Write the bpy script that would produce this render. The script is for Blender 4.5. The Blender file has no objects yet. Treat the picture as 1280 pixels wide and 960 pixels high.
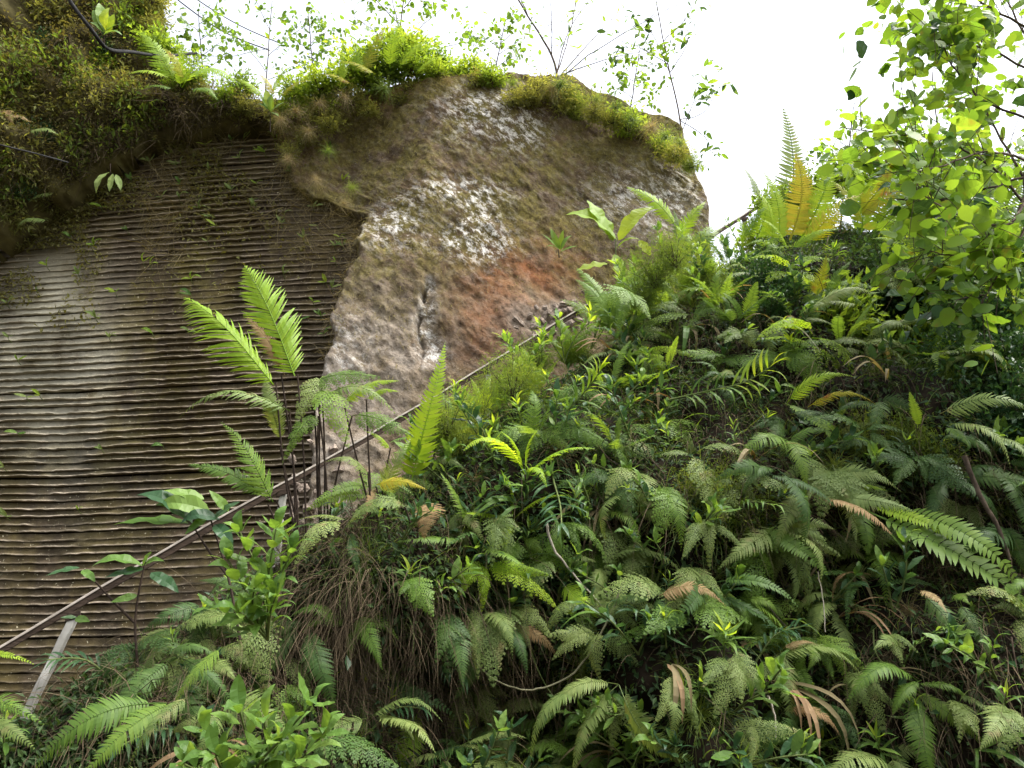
import bpy, math, random
import numpy as np
from mathutils import Vector, Matrix

# ------------------------------------------------------------------ camera, sky, sun, exposure
scene = bpy.context.scene
col = scene.collection
PITCH = math.radians(20.0)
FPX = 985.0                      # focal length in pixels of a 1280 wide picture
CAM = Vector((0.0, 0.0, 1.6))
cam_data = bpy.data.cameras.new('camera')
cam_data.sensor_width = 36.0
cam_data.lens = 36.0 * FPX / 1280.0
cam_data.clip_start = 0.05
cam_data.clip_end = 5000.0
cam = bpy.data.objects.new('camera', cam_data)
cam.location = CAM
cam.rotation_euler = (math.pi / 2 + PITCH, 0, 0)
col.objects.link(cam)
scene.camera = cam

SUN_EL, SUN_AZ = math.radians(64), math.radians(105)     # azimuth measured from +Y towards +X
world = bpy.data.worlds.new('World')
scene.world = world
world.use_nodes = True
wn, wl = world.node_tree.nodes, world.node_tree.links
wn.clear()
sky = wn.new('ShaderNodeTexSky')
sky.sky_type = 'NISHITA'
sky.sun_disc = False
sky.sun_elevation = SUN_EL
sky.sun_rotation = SUN_AZ
sky.air_density = 1.0
sky.dust_density = 6.0
sky.ozone_density = 1.0
hsv = wn.new('ShaderNodeHueSaturation')
hsv.inputs['Saturation'].default_value = 0.35           # thin bright cloud veil
bg = wn.new('ShaderNodeBackground')
bg.inputs['Strength'].default_value = 0.15
wo = wn.new('ShaderNodeOutputWorld')
wl.new(sky.outputs[0], hsv.inputs['Color'])
wl.new(hsv.outputs[0], bg.inputs['Color'])
wl.new(bg.outputs[0], wo.inputs[0])

sun_data = bpy.data.lights.new('sun', 'SUN')
sun_data.energy = 1.5
sun_data.angle = math.radians(50)
sun_data.color = (1.0, 0.97, 0.92)
sun = bpy.data.objects.new('sun', sun_data)
sdir = Vector((math.sin(SUN_AZ) * math.cos(SUN_EL), math.cos(SUN_AZ) * math.cos(SUN_EL), math.sin(SUN_EL)))
sun.rotation_euler = sdir.to_track_quat('Z', 'Y').to_euler()
sun.location = (0, 0, 30)
col.objects.link(sun)

scene.view_settings.view_transform = 'Standard'
scene.view_settings.look = 'None'
scene.view_settings.gamma = 1.0
scene.view_settings.exposure = 1.95
scene.render.engine = 'CYCLES'
scene.cycles.max_bounces = 8
scene.cycles.diffuse_bounces = 4
scene.cycles.glossy_bounces = 2
scene.cycles.transmission_bounces = 4
scene.cycles.caustics_reflective = False
scene.cycles.caustics_refractive = False

rnd = random.Random(11)
nr = np.random.default_rng(5)

# ------------------------------------------------------------------ helpers
CP, SP = math.cos(PITCH), math.sin(PITCH)


def P(px, py, Y):
    """world point seen at pixel (px,py) of the 1280x960 picture, at forward distance Y"""
    cx, cy = (px - 640) / FPX, (480 - py) / FPX
    t = Y / (CP - cy * SP)
    return Vector((cx * t, Y, 1.6 + t * (SP + cy * CP)))


def PP(pts):
    return [P(*p) for p in pts]


def _h(ix, iy, seed):
    n = (ix.astype(np.int64) * 374761393 + iy.astype(np.int64) * 668265263 + seed * 2147483647 + 1013904223) & 0x7fffffff
    n = ((n ^ (n >> 13)) * 1274126177) & 0x7fffffff
    n = n ^ (n >> 16)
    return (n & 0xffff) / 65535.0


def vn(x, y, seed=0):
    x = np.asarray(x, float); y = np.asarray(y, float)
    ix, iy = np.floor(x), np.floor(y)
    fx, fy = x - ix, y - iy
    fx = fx * fx * (3 - 2 * fx); fy = fy * fy * (3 - 2 * fy)
    a, b = _h(ix, iy, seed), _h(ix + 1, iy, seed)
    c, d = _h(ix, iy + 1, seed), _h(ix + 1, iy + 1, seed)
    return (a + (b - a) * fx) * (1 - fy) + (c + (d - c) * fx) * fy


def fbm(x, y, seed=0, octv=4, gain=0.5):
    s, a, t = 0.0, 1.0, 0.0
    for o in range(octv):
        s = s + a * (vn(x * 2 ** o, y * 2 ** o, seed + o * 17) - 0.5)
        t += a
        a *= gain
    return s / t * 2


def mesh_np(name, V, F, mat=None, attrs=None, smooth=False):
    """mesh from numpy verts and an (m,k) face array"""
    V = np.asarray(V, np.float32).reshape(-1, 3)
    F = np.asarray(F, np.int32)
    k = F.shape[1]
    me = bpy.data.meshes.new(name)
    me.vertices.add(len(V)); me.vertices.foreach_set('co', V.ravel())
    me.loops.add(F.size); me.loops.foreach_set('vertex_index', F.ravel())
    me.polygons.add(len(F))
    me.polygons.foreach_set('loop_start', np.arange(0, F.size, k, dtype=np.int32))
    me.polygons.foreach_set('loop_total', np.full(len(F), k, np.int32))
    me.polygons.foreach_set('use_smooth', np.full(len(F), smooth, bool))
    for n, a in (attrs or {}).items():
        at = me.attributes.new(n, 'FLOAT', 'POINT')
        at.data.foreach_set('value', np.asarray(a, np.float32).ravel())
    if mat:
        me.materials.append(mat)
    me.update(calc_edges=True)
    return me


def link(name, me, parent=None, mtx=None):
    o = bpy.data.objects.new(name, me)
    col.objects.link(o)
    if parent is not None:
        o.parent = parent
    if mtx is not None:
        o.matrix_basis = mtx
    return o


def tag(o, label=None, cat=None, group=None, kind=None):
    if label: o['label'] = label
    if cat: o['category'] = cat
    if group: o['group'] = group
    if kind: o['kind'] = kind
    return o


def thing(name, loc, label, cat, group=None):
    o = bpy.data.objects.new(name, None)
    o.empty_display_size = 0.05
    col.objects.link(o)
    o.location = loc
    return tag(o, label, cat, group)


def grid_faces(nu, nv):
    i = np.arange(nu * nv).reshape(nv, nu)
    return np.stack([i[:-1, :-1], i[:-1, 1:], i[1:, 1:], i[1:, :-1]], -1).reshape(-1, 4)


def frame(base, tip, normal, wid=1.0):
    """matrix whose X runs base->tip (length scale) and whose Z leans towards normal"""
    d = tip - base
    L = d.length
    x = d / L
    z = normal - x * normal.dot(x)
    if z.length < 1e-4:
        z = Vector((0, -1, 0.3)) - x * Vector((0, -1, 0.3)).dot(x)
    z.normalize()
    y = z.cross(x)
    m = Matrix((x * L, y * L * wid, z * L)).transposed().to_4x4()
    m.translation = base
    return m


def tube_data(path, radii, sides=6):
    V, F = [], []
    n = len(path)
    pts = [Vector(p) for p in path]
    for i, p in enumerate(pts):
        t = (pts[min(i + 1, n - 1)] - pts[max(i - 1, 0)]).normalized()
        a = t.cross(Vector((0.31, 0.2, 0.93)))
        if a.length < 0.05:
            a = t.cross(Vector((1, 0, 0)))
        a.normalize()
        b = t.cross(a)
        for k in range(sides):
            w = 2 * math.pi * k / sides
            V.append(p + (a * math.cos(w) + b * math.sin(w)) * radii[i])
        if i:
            for k in range(sides):
                F.append(((i - 1) * sides + k, (i - 1) * sides + (k + 1) % sides, i * sides + (k + 1) % sides, i * sides + k))
    return V, F


def tube(name, path, r0, r1, mat, parent=None, origin=None, sides=6, wob=0.0):
    pts = smooth_path(path)
    o = Vector(origin) if origin is not None else Vector((0, 0, 0))
    if wob:
        pts = [p + Vector((rnd.uniform(-wob, wob), rnd.uniform(-wob, wob), rnd.uniform(-wob, wob))) for p in pts]
    n = len(pts)
    rad = [r0 + (r1 - r0) * i / (n - 1) for i in range(n)]
    V, F = tube_data([p - o for p in pts], rad, sides)
    me = mesh_np(name, np.array([v[:] for v in V]), F, mat, {'var': nr.random(len(V))}, smooth=True)
    return link(name, me, parent)


def smooth_path(path, sub=5):
    p = [Vector(q) for q in path]
    if len(p) < 3:
        return [p[0].lerp(p[-1], i / sub) for i in range(sub + 1)]
    out = []
    for i in range(len(p) - 1):
        p0, p1, p2, p3 = p[max(i - 1, 0)], p[i], p[i + 1], p[min(i + 2, len(p) - 1)]
        for k in range(sub):
            t = k / sub
            out.append(0.5 * ((2 * p1) + (p2 - p0) * t + (2 * p0 - 5 * p1 + 4 * p2 - p3) * t * t + (3 * p1 - p0 - 3 * p2 + p3) * t ** 3))
    out.append(p[-1])
    return out


# ------------------------------------------------------------------ materials
def new_mat(name):
    m = bpy.data.materials.new(name)
    m.use_nodes = True
    nt = m.node_tree
    nt.nodes.clear()
    return m, nt.nodes, nt.links


def node(N, t, **kw):
    n = N.new(t)
    for k, v in kw.items():
        if k in n.inputs:
            n.inputs[k].default_value = v
        else:
            setattr(n, k, v)
    return n


def ramp(N, stops):
    r = N.new('ShaderNodeValToRGB')
    e = r.color_ramp.elements
    while len(e) < len(stops):
        e.new(0.5)
    for el, (p, c) in zip(e, stops):
        el.position = p
        el.color = (*c, 1) if len(c) == 3 else c
    return r


def leaf_mat(name, c0, c1, c2, trans=0.35, rough=0.5, blotch=None, spec=0.14):
    """leaf: colour runs c0..c2 by leaf and by plant, part of the light passes through"""
    m, N, L = new_mat(name)
    at = node(N, 'ShaderNodeAttribute', attribute_name='var')
    oi = N.new('ShaderNodeObjectInfo')
    mx = node(N, 'ShaderNodeMath', operation='MULTIPLY_ADD')
    L.new(oi.outputs['Random'], mx.inputs[0]); mx.inputs[1].default_value = 0.6
    a2 = node(N, 'ShaderNodeMath', operation='MULTIPLY'); a2.inputs[1].default_value = 0.4
    L.new(at.outputs['Fac'], a2.inputs[0]); L.new(a2.outputs[0], mx.inputs[2])
    r = ramp(N, [(0.05, c0), (0.5, c1), (0.95, c2)])
    L.new(mx.outputs[0], r.inputs[0])
    colour = r.outputs[0]
    if blotch:
        tc = N.new('ShaderNodeNewGeometry')
        no = node(N, 'ShaderNodeTexNoise'); no.inputs['Scale'].default_value = 9.0; no.inputs['Detail'].default_value = 4
        L.new(tc.outputs['Position'], no.inputs['Vector'])
        rr = ramp(N, [(0.6, (0, 0, 0)), (0.74, (1, 1, 1))])
        L.new(no.outputs['Fac'], rr.inputs[0])
        mm = node(N, 'ShaderNodeMix', data_type='RGBA')
        L.new(rr.outputs[0], mm.inputs[0]); L.new(colour, mm.inputs[6]); mm.inputs[7].default_value = (*blotch, 1)
        colour = mm.outputs[2]
    pb = node(N, 'ShaderNodeBsdfPrincipled', Roughness=rough)
    pb.inputs['Specular IOR Level'].default_value = spec
    L.new(colour, pb.inputs['Base Color'])
    tr = N.new('ShaderNodeBsdfTranslucent')
    br = node(N, 'ShaderNodeMix', data_type='RGBA', blend_type='MULTIPLY')
    br.inputs[0].default_value = 1.0
    L.new(colour, br.inputs[6]); br.inputs[7].default_value = (2.6, 2.3, 1.0, 1)
    L.new(br.outputs[2], tr.inputs['Color'])
    ms = node(N, 'ShaderNodeMixShader'); ms.inputs[0].default_value = trans
    L.new(pb.outputs[0], ms.inputs[1]); L.new(tr.outputs[0], ms.inputs[2])
    out = N.new('ShaderNodeOutputMaterial')
    L.new(ms.outputs[0], out.inputs[0])
    return m


def plain_mat(name, c0, c1, scale=8.0, rough=0.85, bump=0.3, stretch=(1, 1, 1)):
    m, N, L = new_mat(name)
    tc = N.new('ShaderNodeTexCoord')
    mp = node(N, 'ShaderNodeMapping'); mp.inputs['Scale'].default_value = stretch
    L.new(tc.outputs['Object'], mp.inputs[0])
    no = node(N, 'ShaderNodeTexNoise'); no.inputs['Scale'].default_value = scale; no.inputs['Detail'].default_value = 7
    L.new(mp.outputs[0], no.inputs['Vector'])
    at = node(N, 'ShaderNodeAttribute', attribute_name='var')
    ad = node(N, 'ShaderNodeMath', operation='MULTIPLY_ADD'); ad.inputs[1].default_value = 0.35
    L.new(at.outputs['Fac'], ad.inputs[0]); L.new(no.outputs['Fac'], ad.inputs[2])
    r = ramp(N, [(0.38, c0), (0.85, c1)])
    L.new(ad.outputs[0], r.inputs[0])
    pb = node(N, 'ShaderNodeBsdfPrincipled', Roughness=rough)
    pb.inputs['Specular IOR Level'].default_value = 0.08
    L.new(r.outputs[0], pb.inputs['Base Color'])
    bp = node(N, 'ShaderNodeBump'); bp.inputs['Strength'].default_value = bump; bp.inputs['Distance'].default_value = 0.02
    L.new(no.outputs['Fac'], bp.inputs['Height']); L.new(bp.outputs[0], pb.inputs['Normal'])
    out = N.new('ShaderNodeOutputMaterial'); L.new(pb.outputs[0], out.inputs[0])
    return m


def mixc(N, L, fac, a, b):
    mm = node(N, 'ShaderNodeMix', data_type='RGBA')
    for s, i in ((fac, 0), (a, 6), (b, 7)):
        if isinstance(s, (int, float)):
            mm.inputs[i].default_value = s
        elif isinstance(s, tuple):
            mm.inputs[i].default_value = (*s, 1)
        else:
            L.new(s, mm.inputs[i])
    return mm.outputs[2]


def noise_fac(N, L, vec, scale, lo, hi, detail=6, rough=0.6):
    no = node(N, 'ShaderNodeTexNoise'); no.inputs['Scale'].default_value = scale
    no.inputs['Detail'].default_value = detail; no.inputs['Roughness'].default_value = rough
    L.new(vec, no.inputs['Vector'])
    r = ramp(N, [(lo, (0, 0, 0)), (hi, (1, 1, 1))])
    L.new(no.outputs['Fac'], r.inputs[0])
    return r.outputs[0], no.outputs['Fac']


def math_op(N, L, op, a, b):
    n = node(N, 'ShaderNodeMath', operation=op)
    for s, i in ((a, 0), (b, 1)):
        if isinstance(s, (int, float)): n.inputs[i].default_value = s
        else: L.new(s, n.inputs[i])
    return n.outputs[0]


def attr(N, name):
    return node(N, 'ShaderNodeAttribute', attribute_name=name).outputs['Fac']


def rock_buttress_mat():
    m, N, L = new_mat('weathered_tuff')
    tc = N.new('ShaderNodeTexCoord'); v = tc.outputs['Object']
    da = node(N, 'ShaderNodeVectorMath', operation='DOT_PRODUCT'); da.inputs[1].default_value = (0.77, 0, -0.64); L.new(v, da.inputs[0])
    db = node(N, 'ShaderNodeVectorMath', operation='DOT_PRODUCT'); db.inputs[1].default_value = (1.15, 0, 1.4); L.new(v, db.inputs[0])
    cb = N.new('ShaderNodeCombineXYZ'); L.new(da.outputs['Value'], cb.inputs[0]); L.new(db.outputs['Value'], cb.inputs[2]); sv = cb.outputs[0]
    f1, _ = noise_fac(N, L, v, 1.1, 0.40, 0.60)
    c = mixc(N, L, f1, (0.075, 0.050, 0.028), (0.170, 0.115, 0.066))
    f2, raw2 = noise_fac(N, L, sv, 4.2, 0.50, 0.62, 9, 0.78)
    c = mixc(N, L, math_op(N, L, 'MULTIPLY', f2, 0.55), c, (0.28, 0.215, 0.145))
    # green-yellow moss film, mostly high on the face
    f3, _ = noise_fac(N, L, v, 2.2, 0.42, 0.54, 9, 0.78)
    mo = math_op(N, L, 'MULTIPLY', f3, attr(N, 'moss'))
    f3b, _ = noise_fac(N, L, v, 14.0, 0.35, 0.7, 4)
    c = mixc(N, L, mo, c, mixc(N, L, f3b, (0.080, 0.066, 0.018), (0.190, 0.160, 0.042)))
    # orange iron stain
    f4, _ = noise_fac(N, L, sv, 2.0, 0.3, 0.65)
    c = mixc(N, L, math_op(N, L, 'MULTIPLY', f4, attr(N, 'rust')), c, (0.27, 0.110, 0.045))
    # pale lower rock
    f6, _ = noise_fac(N, L, v, 3.0, 0.3, 0.62, 8, 0.7)
    c = mixc(N, L, math_op(N, L, 'MULTIPLY', f6, attr(N, 'pale')), c, (0.37, 0.315, 0.255))
    # white lichen crust
    f5, _ = noise_fac(N, L, sv, 5.0, 0.50, 0.55, 11, 0.84)
    c = mixc(N, L, math_op(N, L, 'MULTIPLY', f5, math_op(N, L, 'MINIMUM', math_op(N, L, 'MULTIPLY', attr(N, 'lichen'), 1.25), 1.0)), c, (0.84, 0.81, 0.75))
    f7, raw7 = noise_fac(N, L, sv, 9.0, 0.54, 0.62, 7, 0.75)
    c = mixc(N, L, math_op(N, L, 'MULTIPLY', f7, 0.78), c, (0.040, 0.027, 0.017))
    pb = node(N, 'ShaderNodeBsdfPrincipled', Roughness=0.95); pb.inputs['Specular IOR Level'].default_value = 0.15
    f8, raw8 = noise_fac(N, L, v, 38.0, 0.42, 0.62, 5, 0.75)
    c = mixc(N, L, math_op(N, L, 'MULTIPLY', f8, 0.35), c, (0.060, 0.042, 0.027))
    f9, raw9 = noise_fac(N, L, sv, 17.0, 0.60, 0.70, 5, 0.75)
    c = mixc(N, L, math_op(N, L, 'MULTIPLY', f9, 0.5), c, (0.50, 0.44, 0.36))
    L.new(c, pb.inputs['Base Color'])
    h = math_op(N, L, 'ADD', math_op(N, L, 'ADD', raw2, math_op(N, L, 'MULTIPLY', raw7, 0.8)), math_op(N, L, 'MULTIPLY', raw8, 0.35))
    bp = node(N, 'ShaderNodeBump'); bp.inputs['Strength'].default_value = 0.7; bp.inputs['Distance'].default_value = 0.055
    L.new(h, bp.inputs['Height']); L.new(bp.outputs[0], pb.inputs['Normal'])
    out = N.new('ShaderNodeOutputMaterial'); L.new(pb.outputs[0], out.inputs[0])
    return m


def carved_mat():
    m, N, L = new_mat('carved_rock')
    tc = N.new('ShaderNodeTexCoord'); v = tc.outputs['Object']
    f1, raw1 = noise_fac(N, L, v, 0.7, 0.36, 0.66)
    c = mixc(N, L, f1, (0.020, 0.0135, 0.008), (0.056, 0.040, 0.022))
    f2, raw2 = noise_fac(N, L, v, 9.0, 0.4, 0.7, 6, 0.7)
    c = mixc(N, L, math_op(N, L, 'MULTIPLY', f2, 0.5), c, (0.115, 0.085, 0.052))
    f3, _ = noise_fac(N, L, v, 1.6, 0.45, 0.62, 7, 0.7)
    c = mixc(N, L, math_op(N, L, 'MULTIPLY', f3, attr(N, 'moss')), c, (0.120, 0.098, 0.028))
    fd, _ = noise_fac(N, L, v, 1.1, 0.45, 0.65, 6, 0.7)
    # rough worn edge of every cut
    f5, _ = noise_fac(N, L, v, 6.0, 0.25, 0.6, 8, 0.75)
    c = mixc(N, L, math_op(N, L, 'MULTIPLY', f5, attr(N, 'lip')), c, (0.56, 0.47, 0.36))
    mv = node(N, 'ShaderNodeMapping'); mv.inputs['Scale'].default_value = (1.5, 1.0, 0.3); L.new(v, mv.inputs[0])
    fs, _ = noise_fac(N, L, mv.outputs[0], 1.3, 0.48, 0.68, 7, 0.72)
    c = mixc(N, L, math_op(N, L, 'MULTIPLY', fs, 0.6), c, (0.105, 0.080, 0.024))
    f4, _ = noise_fac(N, L, v, 2.2, 0.3, 0.62, 8, 0.7)
    c = mixc(N, L, math_op(N, L, 'MULTIPLY', f4, attr(N, 'pale')), c, (0.44, 0.41, 0.31))
    # scattered pale lichen specks
    f6, _ = noise_fac(N, L, v, 30.0, 0.66, 0.70, 3, 0.6)
    c = mixc(N, L, math_op(N, L, 'MULTIPLY', f6, 0.85), c, (0.56, 0.50, 0.34))
    c = mixc(N, L, math_op(N, L, 'MULTIPLY', fd, 0.45), c, (0.040, 0.034, 0.018))
    pb = node(N, 'ShaderNodeBsdfPrincipled', Roughness=0.92); pb.inputs['Specular IOR Level'].default_value = 0.2
    L.new(c, pb.inputs['Base Color'])
    bp = node(N, 'ShaderNodeBump'); bp.inputs['Strength'].default_value = 0.6; bp.inputs['Distance'].default_value = 0.03
    L.new(raw2, bp.inputs['Height']); L.new(bp.outputs[0], pb.inputs['Normal'])
    out = N.new('ShaderNodeOutputMaterial'); L.new(pb.outputs[0], out.inputs[0])
    return m


M = {}
M['buttress'] = rock_buttress_mat()
M['carved'] = carved_mat()
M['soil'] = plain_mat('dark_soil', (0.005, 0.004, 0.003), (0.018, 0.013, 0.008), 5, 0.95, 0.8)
M['mossy_soil'] = plain_mat('mossy_soil', (0.030, 0.025, 0.012), (0.13, 0.115, 0.045), 3.5, 0.95, 0.8)
M['ground'] = plain_mat('ground_dirt', (0.05, 0.045, 0.03), (0.12, 0.10, 0.07), 2, 0.95, 0.5)
M['concrete'] = plain_mat('concrete', (0.16, 0.15, 0.13), (0.3, 0.28, 0.25), 6, 0.9, 0.4)
M['rail'] = plain_mat('weathered_wood', (0.022, 0.016, 0.012), (0.065, 0.047, 0.036), 14, 0.95, 0.3, (1, 1, 6))
M['rail_pale'] = plain_mat('pale_wood', (0.20, 0.175, 0.15), (0.38, 0.34, 0.295), 14, 0.7, 0.3)  # paler tone for the strip along the top of the rail
M['post'] = plain_mat('peeling_grey_paint', (0.15, 0.145, 0.125), (0.42, 0.41, 0.375), 6, 0.6, 0.3)
M['bark'] = plain_mat('bark', (0.030, 0.022, 0.016), (0.10, 0.075, 0.055), 18, 0.9, 0.6)
M['stem_dark'] = plain_mat('dark_stipe', (0.014, 0.011, 0.009), (0.045, 0.032, 0.024), 25, 0.95, 0.0)
M['stem_pale'] = plain_mat('pale_stem', (0.22, 0.19, 0.15), (0.42, 0.38, 0.31), 25, 0.8, 0.4)
M['stem_green'] = plain_mat('green_stem', (0.05, 0.075, 0.02), (0.12, 0.15, 0.05), 25, 0.6, 0.2)
M['vine_bark'] = plain_mat('vine_bark', (0.085, 0.085, 0.045), (0.22, 0.21, 0.13), 30, 0.9, 0.4)
M['cable'] = plain_mat('black_cable', (0.010, 0.010, 0.010), (0.03, 0.03, 0.03), 20, 0.95, 0.0)
M['stone'] = plain_mat('pale_rubble', (0.11, 0.085, 0.065), (0.33, 0.27, 0.22), 7, 0.9, 0.6)
M['root'] = plain_mat('dry_roots', (0.014, 0.011, 0.007), (0.095, 0.072, 0.044), 3, 0.95, 0.0)
M['dead'] = leaf_mat('dead_leaf', (0.14, 0.085, 0.045), (0.24, 0.165, 0.09), (0.36, 0.29, 0.18), 0.2, 0.7)
M['rock_moss'] = leaf_mat('rock_moss', (0.10, 0.075, 0.035), (0.17, 0.145, 0.05), (0.24, 0.21, 0.08), 0.2, 0.8)
M['straw'] = leaf_mat('dry_grass', (0.10, 0.085, 0.04), (0.19, 0.155, 0.085), (0.30, 0.25, 0.15), 0.25, 0.8)

M['fern'] = leaf_mat('fern_green', (0.060, 0.115, 0.020), (0.098, 0.170, 0.028), (0.145, 0.220, 0.036), 0.35, 0.45)
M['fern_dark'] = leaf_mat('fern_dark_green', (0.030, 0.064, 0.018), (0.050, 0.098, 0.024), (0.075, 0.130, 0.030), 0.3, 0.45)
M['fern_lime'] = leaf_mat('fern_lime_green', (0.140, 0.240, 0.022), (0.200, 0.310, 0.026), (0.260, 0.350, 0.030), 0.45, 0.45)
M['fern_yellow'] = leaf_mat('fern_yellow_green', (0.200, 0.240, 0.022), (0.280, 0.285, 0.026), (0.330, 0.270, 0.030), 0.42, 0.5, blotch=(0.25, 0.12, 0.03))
M['fern_pale'] = leaf_mat('fern_pale_green', (0.085, 0.130, 0.036), (0.130, 0.180, 0.052), (0.180, 0.225, 0.070), 0.3, 0.5, blotch=(0.20, 0.18, 0.08))
M['fern_brown'] = leaf_mat('fern_dried', (0.15, 0.090, 0.042), (0.22, 0.150, 0.070), (0.29, 0.225, 0.115), 0.2, 0.7, blotch=(0.12, 0.15, 0.04))
M['leaf'] = leaf_mat('leaf_green', (0.045, 0.095, 0.020), (0.080, 0.150, 0.030), (0.130, 0.205, 0.045), 0.35, 0.35)
M['leaf_dark'] = leaf_mat('leaf_dark_green', (0.018, 0.046, 0.020), (0.030, 0.070, 0.028), (0.050, 0.095, 0.036), 0.25, 0.3)
M['leaf_lime'] = leaf_mat('leaf_lime_green', (0.120, 0.205, 0.025), (0.170, 0.260, 0.030), (0.240, 0.300, 0.035), 0.42, 0.4)
M['leaf_tree'] = leaf_mat('leaf_tree', (0.055, 0.120, 0.020), (0.095, 0.175, 0.025), (0.145, 0.215, 0.030), 0.45, 0.4, blotch=(0.16, 0.14, 0.03))
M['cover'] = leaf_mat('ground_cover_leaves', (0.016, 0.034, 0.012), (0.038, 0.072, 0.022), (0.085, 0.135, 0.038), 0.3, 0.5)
M['cover_grass'] = leaf_mat('shade_grass', (0.030, 0.055, 0.014), (0.065, 0.100, 0.024), (0.120, 0.160, 0.040), 0.3, 0.6)
M['bush_olive'] = leaf_mat('olive_bush_leaves', (0.090, 0.095, 0.036), (0.150, 0.165, 0.050), (0.220, 0.230, 0.075), 0.34, 0.7)
M['moss'] = leaf_mat('moss_leaves', (0.075, 0.055, 0.030), (0.115, 0.110, 0.038), (0.175, 0.195, 0.048), 0.3, 0.7)
M['grass'] = leaf_mat('fine_grass', (0.060, 0.100, 0.018), (0.110, 0.165, 0.032), (0.180, 0.225, 0.050), 0.35, 0.55)
M['bush'] = leaf_mat('bush_leaves', (0.080, 0.140, 0.025), (0.140, 0.215, 0.032), (0.215, 0.285, 0.042), 0.4, 0.5)

# ------------------------------------------------------------------ terrain shapes
RAIL0, RAIL1 = P(-60, 850, 5.25), P(962, 252, 10.15)


def rail_at(t):
    return RAIL0.lerp(RAIL1, t)


# upper edge of the overgrown bank: follows the stair under the handrail, then the hill to the right
edge = [rail_at(t) + Vector((0.15, -0.75, -0.78)) for t in (-0.45, -0.2, 0, 0.25, 0.5, 0.75, 0.9)]
edge += PP([(960, 300, 9.4), (1050, 285, 9.2), (1150, 300, 8.8), (1290, 345, 8.0), (1500, 330, 7.8), (1800, 300, 7.5)])
EX = np.array([e.x for e in edge]); EY = np.array([e.y for e in edge]); EZ = np.maximum(np.array([e.z for e in edge]), 0.55)
BX = np.array([-8, -4.0, -2.5, -1.2, 0.0, 1.5, 3.0, 5, 9]); BY = np.array([4.2, 4.1, 4.2, 4.75, 5.1, 5.1, 5.0, 4.9, 4.6])


CAV = []


def bank_y(x, z):
    """forward distance of the bank face at world x and height z"""
    Yt, Zt = np.interp(x, EX, EY), np.interp(x, EX, EZ)
    Yb = np.interp(x, BX, BY)
    u = np.clip(z / Zt, 0, 1.0)
    y = Yb + (Yt - Yb) * (0.28 * u + 0.72 * u ** 2.6)
    lump = fbm(x * 0.9, z * 0.9, 3, 3) * 0.50 + fbm(x * 2.6, z * 2.6, 9, 3) * 0.22
    for (hx, hz, hr, hd) in CAV:
        y = y + hd * np.exp(-(((x - hx) / hr) ** 2 + ((z - hz) / hr) ** 2))
    return y + lump * np.clip((1.02 - u) * 6, 0, 1) * np.clip(Zt / 2.5, 0.2, 1)


def bank_hit(px, py):
    cx, cy = (px - 640) / FPX, (480 - py) / FPX
    d = Vector((cx, CP - cy * SP, SP + cy * CP))
    ts = np.linspace(2.2, 14, 500)
    X, Y, Z = cx * ts, d.y * ts, 1.6 + d.z * ts
    Zt = np.interp(X, EX, EZ)
    inside = (Y >= bank_y(X, Z)) & (Z <= Zt + 0.02)
    k = int(np.argmax(inside)) if inside.any() else int(np.argmin(np.abs(Z - Zt)))
    return Vector((X[k], Y[k], Z[k]))


for (cpx, cpy, cr, cd) in [(640, 905, .45, .8), (720, 930, .4, .6), (560, 900, .35, .5), (1060, 725, .3, .5), (1130, 410, .5, .7), (770, 700, .28, .5), (945, 770, .28, .5), (1240, 650, .45, .7), (1110, 650, .3, .5), (820, 530, .3, .5), (420, 850, .35, .5), (1000, 910, .3, .4)]:
    q = bank_hit(cpx, cpy)
    CAV.append((q.x, q.z, cr, cd))


def bank_normal(x, z):
    e = 0.15
    gx = float(bank_y(x + e, z) - bank_y(x - e, z)) / (2 * e)
    gz = float(bank_y(x, z + e) - bank_y(x, z - e)) / (2 * e)
    return Vector((gx, -1.0, max(gz, 0.05))).normalized()


# ground
gx, gy = np.meshgrid(np.concatenate([[-400, -120], np.linspace(-30, 30, 40), [120, 400]]), np.concatenate([[-400, -120], np.linspace(-30, 40, 50), [150, 600]]))
gz = fbm(gx * 0.3, gy * 0.3, 41, 3) * 0.05
ground = link('ground', mesh_np('ground', np.stack([gx, gy, gz], -1), grid_faces(gx.shape[1], gx.shape[0]), M['ground'], {'var': np.zeros(gx.size)}, True))
tag(ground, 'bare earth at the foot of the bank', kind='structure')

# bank: face grid, then the shelf behind its edge
nx, nz = 230, 120
xs = np.linspace(-7.5, 9.5, nx)
Zt, Yt = np.interp(xs, EX, EZ), np.interp(xs, EX, EY)
rows = []
for k in range(nz):
    z = Zt * (k / (nz - 1))
    rows.append(np.stack([xs, bank_y(xs, z), z - (0.12 if k == 0 else 0)], -1))
for dy, dz in ((0.25, 0.03), (0.7, -0.02), (1.5, -0.05), (3.0, -0.02), (6.0, 0.02), (14.0, 0.1)):
    rows.append(np.stack([xs, Yt + dy, Zt + dz + fbm(xs * 2, xs * 0 + dy, 7, 3) * 0.06], -1))
V = np.concatenate(rows)
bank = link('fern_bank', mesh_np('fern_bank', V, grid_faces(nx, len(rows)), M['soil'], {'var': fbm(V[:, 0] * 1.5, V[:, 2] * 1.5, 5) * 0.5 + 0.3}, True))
tag(bank, 'steep dark earth bank covered with ferns below the handrail', kind='structure')

# carved cliff: one backing sheet and one ledge course per machine cut


def wall_y(x, z):
    return 10.85 - 0.085 * (x + 4) + 0.010 * (x + 4) ** 2 * 0.4 + 0.015 * (z - 5)


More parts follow.
